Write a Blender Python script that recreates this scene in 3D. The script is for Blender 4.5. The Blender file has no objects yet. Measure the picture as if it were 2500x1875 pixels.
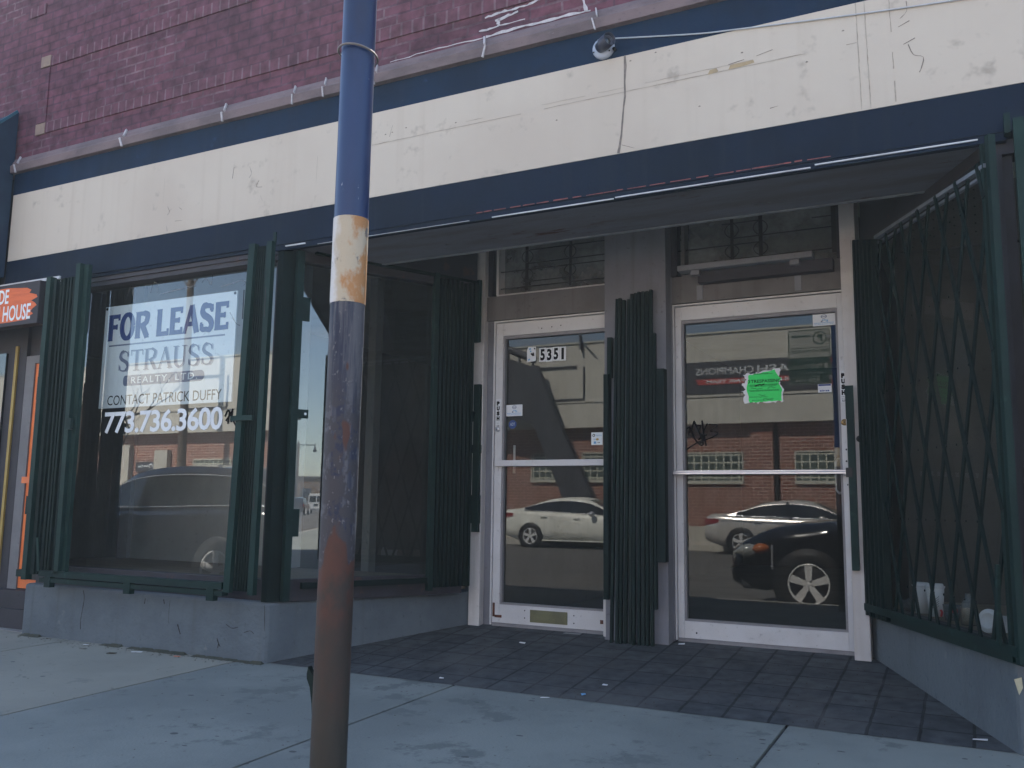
import bpy, bmesh, math, random
from mathutils import Vector, Matrix
R = math.radians
random.seed(7)
S = bpy.context.scene
COL = S.collection
# ------------------------------------------------------------------ camera
CAM = Vector((0.0, -5.6866, 0.8317))
cd = bpy.data.cameras.new('camera'); co = bpy.data.objects.new('camera', cd); COL.objects.link(co)
yaw, pitch, roll = R(27.311), R(7.730), R(0.790)
cd.sensor_width = 36.0; cd.lens = 36.0 * 2180.0 / 2500.0
cd.clip_start = 0.05; cd.clip_end = 1000
fw = Vector((-math.sin(yaw) * math.cos(pitch), math.cos(yaw) * math.cos(pitch), math.sin(pitch)))
rt = Vector((math.cos(yaw), math.sin(yaw), 0)); up = rt.cross(fw)
r2 = math.cos(roll) * rt + math.sin(roll) * up; u2 = -math.sin(roll) * rt + math.cos(roll) * up
m = Matrix((r2, u2, -fw)).transposed().to_4x4(); m.translation = CAM
co.matrix_world = m
S.camera = co
# ------------------------------------------------------------------ light
SUN_EL, SUN_AZ = R(52), R(-20)
W = bpy.data.worlds.new('World'); S.world = W; W.use_nodes = True
nt = W.node_tree; nt.nodes.clear()
def N(nt, t, **k):
    n = nt.nodes.new(t)
    for a, b in k.items(): setattr(n, a, b)
    return n
wo = N(nt, 'ShaderNodeOutputWorld'); bg = N(nt, 'ShaderNodeBackground'); sky = N(nt, 'ShaderNodeTexSky', sky_type='NISHITA')
sky.sun_disc = False; sky.sun_elevation = SUN_EL; sky.sun_rotation = SUN_AZ; sky.ozone_density = 1.2; sky.dust_density = .15; sky.air_density = 1.0
bg.inputs[1].default_value = 0.075
tc = N(nt, 'ShaderNodeTexCoord'); mp = N(nt, 'ShaderNodeMapping'); mp.inputs['Scale'].default_value = (1.6, 1.6, 4.2); mp.inputs['Location'].default_value = (3.1, .7, .4)
nz = N(nt, 'ShaderNodeTexNoise'); nz.inputs['Scale'].default_value = 1.5; nz.inputs['Detail'].default_value = 7; nz.inputs['Roughness'].default_value = .58
rp = N(nt, 'ShaderNodeValToRGB'); rp.color_ramp.elements[0].position = .52; rp.color_ramp.elements[1].position = .68
mx = N(nt, 'ShaderNodeMix', data_type='RGBA'); mx.inputs[7].default_value = (4.0, 4.15, 4.5, 1)
L = nt.links.new
L(tc.outputs['Generated'], mp.inputs[0]); L(mp.outputs[0], nz.inputs[0]); L(nz.outputs[0], rp.inputs[0]); L(rp.outputs[0], mx.inputs[0])
L(sky.outputs[0], mx.inputs[6]); L(mx.outputs[2], bg.inputs[0]); L(bg.outputs[0], wo.inputs[0])
sd = bpy.data.lights.new('sun', 'SUN'); sd.energy = 5.0; sd.angle = R(.5); sd.color = (1, .95, .86)
so = bpy.data.objects.new('sun', sd); COL.objects.link(so)
sdir = Vector((math.sin(SUN_AZ) * math.cos(SUN_EL), math.cos(SUN_AZ) * math.cos(SUN_EL), math.sin(SUN_EL)))
so.rotation_euler = sdir.to_track_quat('Z', 'Y').to_euler(); so.location = (0, 20, 40)
S.view_settings.view_transform = 'Standard'; S.view_settings.look = 'None'; S.view_settings.gamma = 1
S.view_settings.exposure = 2.4
S.cycles.max_bounces = 8; S.cycles.transparent_max_bounces = 16; S.cycles.glossy_bounces = 4

# ------------------------------------------------------------------ materials
def mat(name, c, c2=None, sc=5, rough=.7, metal=0., bump=.0, bsc=80, wear=None, wsc=6, wth=.62, stretch=(1, 1, 1), streak=None, spec=.4, coat=0, wear2=None, w2sc=20, w2th=.66):
    m = bpy.data.materials.new(name); m.use_nodes = True; nt = m.node_tree; L = nt.links.new
    b = nt.nodes['Principled BSDF']; b.inputs['Roughness'].default_value = rough; b.inputs['Metallic'].default_value = metal
    b.inputs['Specular IOR Level'].default_value = spec; b.inputs['Coat Weight'].default_value = coat
    if c2 is None: c2 = tuple(x * .8 for x in c)
    tc = N(nt, 'ShaderNodeTexCoord'); mp = N(nt, 'ShaderNodeMapping'); mp.inputs['Scale'].default_value = stretch
    L(tc.outputs['Object'], mp.inputs[0])
    def noise(scale, det=6, rgh=.6):
        n = N(nt, 'ShaderNodeTexNoise'); n.inputs['Scale'].default_value = scale; n.inputs['Detail'].default_value = det; n.inputs['Roughness'].default_value = rgh
        L(mp.outputs[0], n.inputs[0]); return n
    def mixc(a, col, fac):
        x = N(nt, 'ShaderNodeMix', data_type='RGBA'); L(fac, x.inputs[0]); L(a, x.inputs[6]); x.inputs[7].default_value = (*col, 1); return x.outputs[2]
    def ramp(src, lo, hi):
        r = N(nt, 'ShaderNodeMapRange'); r.interpolation_type = 'SMOOTHSTEP'; r.inputs[1].default_value = lo; r.inputs[2].default_value = hi; L(src, r.inputs[0]); return r.outputs[0]
    rgb = N(nt, 'ShaderNodeRGB'); rgb.outputs[0].default_value = (*c, 1)
    out = mixc(rgb.outputs[0], c2, ramp(noise(sc).outputs[0], .38, .66))
    out = mixc(out, tuple(x * .72 for x in c2), ramp(noise(sc * 9, 3).outputs[0], .6, .8))
    if streak:
        mp2 = N(nt, 'ShaderNodeMapping'); mp2.inputs['Scale'].default_value = (9, 9, .35); L(tc.outputs['Object'], mp2.inputs[0])
        n = N(nt, 'ShaderNodeTexNoise'); n.inputs['Scale'].default_value = 1.6; n.inputs['Detail'].default_value = 5; L(mp2.outputs[0], n.inputs[0])
        out = mixc(out, streak, ramp(n.outputs[0], .5, .85))
    if wear: out = mixc(out, wear, ramp(noise(wsc, 8, .68).outputs[0], wth, wth + .06))
    if wear2: out = mixc(out, wear2, ramp(noise(w2sc, 6, .7).outputs[0], w2th, w2th + .04))
    L(out, b.inputs['Base Color'])
    if bump:
        bn = N(nt, 'ShaderNodeBump'); bn.inputs['Strength'].default_value = bump; bn.inputs['Distance'].default_value = .01
        L(noise(bsc, 5).outputs[0], bn.inputs['Height']); L(bn.outputs[0], b.inputs['Normal'])
    m['out'] = 0
    return m
def brick_mat(name, c1, c2, mortar, bw=.205, bh=.068, ms=.008, plane='xz', soldier=False, bump=.5, offset=.5, weather=None, msmooth=.2, wth=.55, mort2=None, rough=.85, off=(0, 0)):
    m = bpy.data.materials.new(name); m.use_nodes = True; nt = m.node_tree; L = nt.links.new
    b = nt.nodes['Principled BSDF']; b.inputs['Roughness'].default_value = rough; b.inputs['Specular IOR Level'].default_value = .3
    tc = N(nt, 'ShaderNodeTexCoord'); sp = N(nt, 'ShaderNodeSeparateXYZ'); cb = N(nt, 'ShaderNodeCombineXYZ'); L(tc.outputs['Object'], sp.inputs[0])
    src = {'xz': (0, 2), 'zx': (2, 0), 'xy': (0, 1), 'yx': (1, 0), 'yz': (1, 2)}[plane]
    for k in (0, 1):
        a = N(nt, 'ShaderNodeMath', operation='ADD'); L(sp.outputs[src[k]], a.inputs[0]); a.inputs[1].default_value = off[k] + 50; L(a.outputs[0], cb.inputs[k])
    br = N(nt, 'ShaderNodeTexBrick'); br.offset = offset
    for k, v in (('Scale', 1), ('Mortar Size', ms), ('Mortar Smooth', msmooth), ('Bias', 0), ('Brick Width', bw), ('Row Height', bh)): br.inputs[k].default_value = v
    br.inputs['Color1'].default_value = (*c1, 1); br.inputs['Color2'].default_value = (*c2, 1); br.inputs['Mortar'].default_value = (*mortar, 1)
    wob = N(nt, 'ShaderNodeTexNoise'); wob.inputs['Scale'].default_value = 9; wob.inputs['Detail'].default_value = 4; L(tc.outputs['Object'], wob.inputs[0])
    wa = N(nt, 'ShaderNodeMix', data_type='RGBA', blend_type='LINEAR_LIGHT'); wa.inputs[0].default_value = .006; L(cb.outputs[0], wa.inputs[6]); L(wob.outputs[1], wa.inputs[7])
    L(wa.outputs[2], br.inputs[0])
    n = N(nt, 'ShaderNodeTexNoise'); n.inputs['Scale'].default_value = 1.7; n.inputs['Detail'].default_value = 7; n.inputs['Roughness'].default_value = .65; L(tc.outputs['Object'], n.inputs[0])
    col = br.outputs[0]
    if mort2:
        r0 = N(nt, 'ShaderNodeMapRange'); r0.inputs[1].default_value = .5; r0.inputs[2].default_value = .66; L(n.outputs[0], r0.inputs[0])
        mm = N(nt, 'ShaderNodeMix', data_type='RGBA'); L(r0.outputs[0], mm.inputs[0]); mm.inputs[6].default_value = (*mortar, 1); mm.inputs[7].default_value = (*mort2, 1); L(mm.outputs[2], br.inputs['Mortar'])
    n2 = N(nt, 'ShaderNodeTexNoise'); n2.inputs['Scale'].default_value = 14; n2.inputs['Detail'].default_value = 6; L(tc.outputs['Object'], n2.inputs[0])
    r2 = N(nt, 'ShaderNodeMapRange'); r2.inputs[1].default_value = .3; r2.inputs[2].default_value = .7; r2.inputs[3].default_value = .62; r2.inputs[4].default_value = 1.25; L(n2.outputs[0], r2.inputs[0])
    v = N(nt, 'ShaderNodeMix', data_type='RGBA', blend_type='MULTIPLY'); v.inputs[0].default_value = 1; L(col, v.inputs[6]); L(r2.outputs[0], v.inputs[7]); col = v.outputs[2]
    if weather:
        r3 = N(nt, 'ShaderNodeMapRange'); r3.inputs[1].default_value = wth; r3.inputs[2].default_value = wth + .2; r3.inputs[4].default_value = .75; L(n.outputs[0], r3.inputs[0])
        w = N(nt, 'ShaderNodeMix', data_type='RGBA'); L(r3.outputs[0], w.inputs[0]); L(col, w.inputs[6]); w.inputs[7].default_value = (*weather, 1); col = w.outputs[2]
    L(col, b.inputs['Base Color'])
    bn = N(nt, 'ShaderNodeBump'); bn.invert = True; bn.inputs['Strength'].default_value = bump; bn.inputs['Distance'].default_value = .012; L(br.outputs[1], bn.inputs['Height'])
    bn2 = N(nt, 'ShaderNodeBump'); bn2.inputs['Strength'].default_value = .35; bn2.inputs['Distance'].default_value = .006; L(n2.outputs[0], bn2.inputs['Height']); L(bn.outputs[0], bn2.inputs['Normal'])
    L(bn2.outputs[0], b.inputs['Normal'])
    return m
def glass_mat(name, k=2.0, tint=(.86, .9, .9), dirt=.05, ior=1.5):
    m = bpy.data.materials.new(name); m.use_nodes = True; nt = m.node_tree; L = nt.links.new; nt.nodes.clear()
    o = N(nt, 'ShaderNodeOutputMaterial'); t = N(nt, 'ShaderNodeBsdfTransparent'); t.inputs[0].default_value = (*tint, 1)
    g = N(nt, 'ShaderNodeBsdfGlossy'); g.inputs['Roughness'].default_value = 0; d = N(nt, 'ShaderNodeBsdfDiffuse'); d.inputs[0].default_value = (.5, .52, .52, 1)
    f = N(nt, 'ShaderNodeFresnel'); ge = N(nt, 'ShaderNodeNewGeometry'); io = N(nt, 'ShaderNodeMapRange'); io.inputs[3].default_value = ior; io.inputs[4].default_value = 1 / ior; L(ge.outputs['Backfacing'], io.inputs[0]); L(io.outputs[0], f.inputs[0]); mu = N(nt, 'ShaderNodeMath', operation='MULTIPLY', use_clamp=True); mu.inputs[1].default_value = k
    L(f.outputs[0], mu.inputs[0]); x = N(nt, 'ShaderNodeMixShader'); L(mu.outputs[0], x.inputs[0]); L(t.outputs[0], x.inputs[1]); L(g.outputs[0], x.inputs[2])
    tc = N(nt, 'ShaderNodeTexCoord'); nz = N(nt, 'ShaderNodeTexNoise'); nz.inputs['Scale'].default_value = 3; nz.inputs['Detail'].default_value = 8; nz.inputs['Roughness'].default_value = .7; L(tc.outputs['Object'], nz.inputs[0])
    mr = N(nt, 'ShaderNodeMapRange'); mr.inputs[1].default_value = .35; mr.inputs[2].default_value = .75; mr.inputs[3].default_value = dirt * .35; mr.inputs[4].default_value = dirt * 1.6; L(nz.outputs[0], mr.inputs[0])  # smudges, plus a pale diffuse veil that lifts the dark glass
    y = N(nt, 'ShaderNodeMixShader'); L(mr.outputs[0], y.inputs[0]); L(x.outputs[0], y.inputs[1]); L(d.outputs[0], y.inputs[2]); L(y.outputs[0], o.inputs[0])
    return m
MT = {}
MT['brick'] = brick_mat('painted brick', (.135, .050, .072), (.10, .040, .060), (.080, .036, .054), weather=(.18, .082, .10), mort2=(.20, .13, .15), wth=.6)
MT['soldier'] = brick_mat('soldier brick', (.135, .052, .074), (.105, .043, .062), (.165, .10, .12), bw=.5, bh=.082, plane='zx', offset=0, weather=(.2, .1, .12), wth=.62)
MT['stone'] = mat('ledge stone', (.19, .14, .145), (.13, .1, .105), 4, .85, bump=.4, bsc=50, wear=(.28, .23, .23), wsc=5, wth=.66, stretch=(1, 1, 2))
MT['tan_stone'] = mat('tan stone', (.26, .19, .15), (.2, .14, .12), 9, .85, bump=.3)
MT['mortar'] = mat('white mortar', (.55, .52, .54), (.4, .38, .4), 30, .9, bump=.4)
MT['navy'] = mat('navy paint', (.004, .0205, .054), (.004, .0155, .039), 3, .7, spec=.15, bump=.12, bsc=40, wear=(.012, .034, .085), wsc=4, wth=.63, streak=(.010, .022, .05), wear2=(.1, .11, .14), w2sc=16, w2th=.73)
MT['navy2'] = mat('dark navy paint', (.0055, .0145, .034), (.005, .012, .026), 3, .7, spec=.15, bump=.12, bsc=40, streak=(.011, .02, .034), wear2=(.05, .03, .035), w2sc=11, w2th=.72)
MT['cream'] = mat('cream paint', (.555, .49, .41), (.515, .445, .37), .9, .75, bump=.06, bsc=30, streak=(.505, .437, .36), wear2=(.42, .33, .26), w2sc=7, w2th=.90)
MT['cream_dirty'] = mat('tan bare board', (.42, .32, .19), (.34, .27, .17), 20, .85)
MT['crack'] = mat('dark crack', (.17, .145, .13), (.26, .22, .19), 30, .9)
MT['crack_dark'] = mat('open crack', (.02, .021, .022), (.035, .037, .04), 30, .95)
MT['seam'] = mat('joint line', (.42, .37, .31), (.33, .28, .23), 12, .9)
MT['soffit'] = mat('soffit paint', (.16, .165, .20), (.13, .12, .14), 2.5, .75, bump=.25, bsc=25, wear=(.075, .035, .03), wsc=2.2, wth=.6, stretch=(.6, 2.5, 1), wear2=(.13, .12, .13), w2sc=7, w2th=.71)
MT['trim_light'] = mat('grey edge strip', (.2, .22, .25), (.14, .15, .18), 9, .6)
MT['white_lip'] = mat('bare white lip', (.62, .63, .66), (.5, .5, .52), 9, .5)
MT['red_edge'] = mat('old red paint', (.32, .09, .08), (.13, .05, .05), 16, .8)
MT['base'] = mat('grey base paint', (.128, .150, .168), (.104, .124, .142), 3.5, .85, bump=1.0, bsc=26, wear=(.155, .172, .182), wsc=6, wth=.64, wear2=(.045, .05, .052), w2sc=17, w2th=.70, streak=(.10, .115, .12))
MT['base2'] = mat('grey base paint smooth', (.122, .146, .162), (.10, .12, .136), 3, .85, bump=.8, bsc=34, wear=(.145, .165, .175), wsc=5, wth=.64, wear2=(.06, .068, .07), w2sc=21, w2th=.71, streak=(.10, .118, .125))
MT['base_dirt'] = mat('damp dirt', (.05, .055, .04), (.08, .075, .05), 18, .95, bump=.6, bsc=60)
MT['pier'] = mat('grey pier paint', (.19, .19, .215), (.16, .16, .18), 3, .7, bump=.1, streak=(.12, .115, .12))
MT['panelgrey'] = mat('grey panel paint', (.155, .145, .145), (.125, .118, .115), 3, .7, bump=.1, streak=(.10, .09, .08))
MT['white'] = mat('old white paint', (.56, .535, .52), (.5, .475, .46), 4, .55, bump=.15, bsc=60, wear=(.36, .33, .3), wsc=5, wth=.66, streak=(.43, .39, .36), wear2=(.07, .06, .055), w2sc=17, w2th=.755)
MT['alu'] = mat('white door metal', (.58, .57, .575), (.53, .515, .515), 4, .42, bump=.05, wear=(.4, .38, .37), wsc=6, wth=.68, wear2=(.10, .085, .08), w2sc=24, w2th=.75)
MT['alu_edge'] = mat('grey glazing bead', (.23, .22, .23), (.19, .18, .19), 6, .5)
MT['chrome'] = mat('brushed aluminium', (.62, .63, .66), (.55, .56, .6), 9, .3, metal=.7)
MT['frame'] = mat('dark window frame', (.035, .032, .042), (.028, .024, .03), 4, .55, wear=(.06, .035, .035), wsc=5, wth=.6)
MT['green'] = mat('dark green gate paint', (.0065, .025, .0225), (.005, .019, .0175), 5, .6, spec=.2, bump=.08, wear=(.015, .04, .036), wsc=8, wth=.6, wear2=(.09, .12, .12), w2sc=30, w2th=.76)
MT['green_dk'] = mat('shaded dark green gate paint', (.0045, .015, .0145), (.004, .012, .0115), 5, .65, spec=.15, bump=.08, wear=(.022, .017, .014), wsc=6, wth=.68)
MT['green_mid'] = mat('green gate post paint', (.0085, .033, .029), (.007, .026, .0235), 5, .6, spec=.2, wear=(.015, .03, .03), wsc=14, wth=.68, wear2=(.12, .16, .16), w2sc=28, w2th=.76)
MT['green_grey'] = mat('faded green gate paint', (.012, .023, .022), (.016, .023, .021), 6, .7, spec=.15, bump=.1, wear=(.05, .032, .024), wsc=9, wth=.68, wear2=(.07, .085, .085), w2sc=26, w2th=.74)
MT['gum'] = mat('old gum spots', (.075, .08, .08), (.1, .105, .105), 12, .9)
MT['black'] = mat('black metal', (.012, .012, .014), (.018, .016, .016), 8, .5)
MT['paving'] = brick_mat('dark pavers', (.074, .079, .084), (.056, .061, .067), (.028, .029, .031), bw=.21, bh=.215, ms=.008, plane='xy', offset=0, weather=(.112, .108, .103), wth=.5, bump=.6, rough=.75, off=(.032, .0))
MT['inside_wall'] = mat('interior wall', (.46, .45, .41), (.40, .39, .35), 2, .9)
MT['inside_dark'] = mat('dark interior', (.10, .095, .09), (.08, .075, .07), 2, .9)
MT['inside_white'] = mat('white interior post', (.62, .66, .68), (.55, .6, .62), 3, .8)
MT['inside_grey'] = mat('grey interior post', (.25, .27, .27), (.22, .23, .23), 3, .8)
MT['shelf'] = mat('brown display floor', (.24, .19, .14), (.18, .145, .11), 3, .7, stretch=(1, 5, 1))
MT['glass'] = glass_mat('shop glass', 2.6, dirt=.02)
MT['glass_door'] = glass_mat('door glass', 1.4, tint=(.6, .62, .6), dirt=.012)
MT['glass_dark'] = glass_mat('dusty veiled transom glass', .9, tint=(.5, .5, .5), dirt=.34)  # dust raised into a pale veil to lighten the dark transom
MT['glass_side'] = glass_mat('bay glass', 4.6, tint=(.75, .77, .75), dirt=.03)
MT['glass_right'] = glass_mat('right bay glass', .5, tint=(.75, .77, .75), dirt=.02)
MT['paper'] = mat('white paper', (.70, .71, .73), (.66, .67, .69), 8, .7)
MT['sign_white'] = mat('white sign vinyl', (.74, .80, .82), (.71, .77, .80), 3, .5)
MT['ink'] = mat('black ink', (.007, .007, .008), (.01, .01, .011), 20, .8, spec=.08)
MT['ink_blue'] = mat('navy ink', (.022, .055, .20), (.03, .06, .2), 9, .6)
MT['ink_grey'] = mat('slate ink', (.15, .18, .27), (.17, .2, .28), 9, .6)
MT['ink_shadow'] = mat('light slate ink', (.36, .4, .5), (.38, .42, .5), 9, .6)
MT['ink_lblue'] = mat('light blue ink', (.16, .36, .6), (.2, .4, .6), 9, .6)
MT['paint_white'] = mat('white lettering', (.74, .78, .80), (.7, .74, .76), 9, .6)
MT['notice'] = mat('fluorescent green paper', (.055, .74, .16), (.05, .68, .15), 6, .8)
MT['rust'] = mat('rust', (.13, .05, .03), (.07, .032, .024), 12, .9, bump=.3)
MT['brass'] = mat('brass', (.36, .23, .09), (.25, .16, .07), 15, .4, metal=.8)
MT['olive'] = mat('olive mail slot', (.15, .145, .075), (.12, .115, .065), 8, .6)
MT['orange'] = mat('orange door paint', (.80, .20, .05), (.72, .17, .045), 5, .5)
MT['orange_brush'] = mat('orange brush paint', (.72, .16, .055), (.62, .13, .05), 14, .7, stretch=(.4, 1, 3))
MT['jamb'] = mat('grey door jamb', (.19, .185, .19), (.16, .155, .16), 4, .7, bump=.1)
MT['nbr'] = mat('charcoal shop front', (.04, .036, .044), (.032, .03, .036), 4, .7)
MT['awning'] = mat('navy awning fabric', (.012, .026, .055), (.015, .035, .066), 4, .8)
MT['teal'] = mat('teal awning edge', (.03, .11, .16), (.03, .09, .13), 8, .7)
MT['yellow'] = mat('yellow trim', (.40, .28, .07), (.34, .23, .06), 8, .6)
MT['sidewalk'] = mat('concrete', (.212, .228, .210), (.165, .179, .168), 1.1, .88, bump=.35, bsc=70, wear=(.135, .147, .14), wsc=2.6, wth=.57, wear2=(.08, .088, .086), w2sc=12, w2th=.68)
MT['sidewalk2'] = mat('newer concrete', (.27, .262, .22), (.235, .23, .195), 1.3, .88, bump=.3, bsc=80, wear=(.2, .2, .175), wsc=3, wth=.62, wear2=(.085, .085, .08), w2sc=11, w2th=.74)
MT['joint'] = mat('pavement joint', (.05, .055, .055), (.09, .095, .09), 14, .95)
MT['kerb'] = mat('kerb stone', (.3, .29, .27), (.24, .23, .22), 3, .9, bump=.3)
MT['asphalt'] = mat('asphalt', (.11, .105, .10), (.085, .083, .08), .7, .9, bump=.4, bsc=120, wear=(.14, .135, .125), wsc=1.2, wth=.58)
MT['opp_brick'] = brick_mat('red brick across', (.25, .10, .075), (.17, .066, .05), (.50, .38, .31), bw=.27, bh=.098, ms=.014, weather=(.2, .075, .05))
MT['opp_cream'] = mat('pale cladding', (.52, .50, .44), (.47, .45, .40), 1.2, .8, bump=.05, streak=(.42, .4, .35), wear2=(.3, .28, .25), w2sc=4, w2th=.72)
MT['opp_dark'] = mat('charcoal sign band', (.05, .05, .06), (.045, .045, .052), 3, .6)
MT['opp_red'] = mat('red sign stripe', (.42, .05, .045), (.38, .045, .04), 3, .6)
MT['concrete_l'] = mat('pale concrete plinth', (.42, .40, .35), (.36, .34, .3), 2, .9, bump=.2)
MT['glassblock'] = brick_mat('glass block', (.10, .125, .11), (.06, .075, .07), (.55, .55, .46), bw=.23, bh=.23, ms=.022, offset=0, bump=.3, rough=.25)
MT['sill'] = mat('pale window sill', (.5, .49, .42), (.44, .43, .37), 4, .8)
MT['far_brick'] = mat('tan brick', (.26, .17, .10), (.2, .13, .085), .5, .9, wear=(.22, .1, .06), wsc=.3, wth=.6)
MT['wood'] = mat('weathered pole wood', (.10, .075, .055), (.07, .055, .042), 6, .9, stretch=(3, 3, .3))
MT['bark'] = mat('bark', (.05, .042, .036), (.035, .03, .026), 9, .95, bump=.5)
MT['tyre'] = mat('tyre rubber', (.016, .016, .017), (.022, .022, .022), 9, .85)
MT['rim'] = mat('alloy rim', (.75, .75, .75), (.65, .65, .65), 6, .3, metal=.2)
MT['carglass'] = mat('tinted car glass', (.012, .014, .016), (.015, .017, .02), 4, .04, spec=.9)
MT['silver'] = mat('silver car paint', (.66, .63, .59), (.62, .59, .55), 4, .25, metal=.45, coat=.6)
MT['dirtywhite'] = mat('dirty white car paint', (.78, .78, .71), (.64, .64, .58), 3, .45, coat=.2, streak=(.40, .40, .36), wear=(.42, .42, .37), wsc=4, wth=.58)
MT['blackpaint'] = mat('black car paint', (.008, .008, .011), (.010, .010, .013), 4, .15, coat=1, spec=.6)
MT['vanwhite'] = mat('white van paint', (.7, .7, .68), (.64, .64, .62), 4, .4)
MT['amber'] = mat('amber lamp', (.36, .12, .045), (.32, .10, .04), 6, .2)
MT['headlamp'] = mat('clear lamp', (.5, .52, .5), (.4, .42, .4), 6, .08, metal=.5)
MT['redlamp'] = mat('red lamp', (.22, .02, .02), (.18, .015, .015), 6, .15, coat=.5)
MT['plastic_grey'] = mat('grey camera shell', (.42, .47, .56), (.36, .41, .5), 5, .45)
MT['plastic_dark'] = mat('dark camera body', (.03, .034, .06), (.022, .025, .045), 5, .35)
MT['wire'] = mat('wire', (.5, .52, .55), (.42, .44, .47), 9, .5)
MT['wire_rust'] = mat('rusty wire', (.15, .13, .12), (.22, .2, .19), 15, .7)
MT['sleeve'] = mat('cup print', (.06, .05, .05), (.08, .07, .06), 9, .7)
MT['pinkred'] = mat('red print', (.5, .06, .06), (.45, .05, .06), 9, .6)
MT['curtain'] = mat('pegboard', (.14, .125, .115), (.11, .1, .095), 4, .85)
MT['signgreen'] = mat('dark green sign face', (.015, .055, .045), (.017, .06, .05), 4, .5)
MT['plastic_bumper'] = mat('grey black plastic', (.05, .052, .055), (.04, .042, .045), 5, .5)
MT['clear'] = glass_mat('clear plastic', 1.6, tint=(.7, .74, .76), dirt=.22)
MT['grey_plastic'] = mat('grey light housing', (.23, .235, .25), (.19, .195, .21), 6, .6)
MT['leaflitter'] = mat('dry bits', (.08, .065, .045), (.05, .04, .03), 20, .9)

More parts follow.
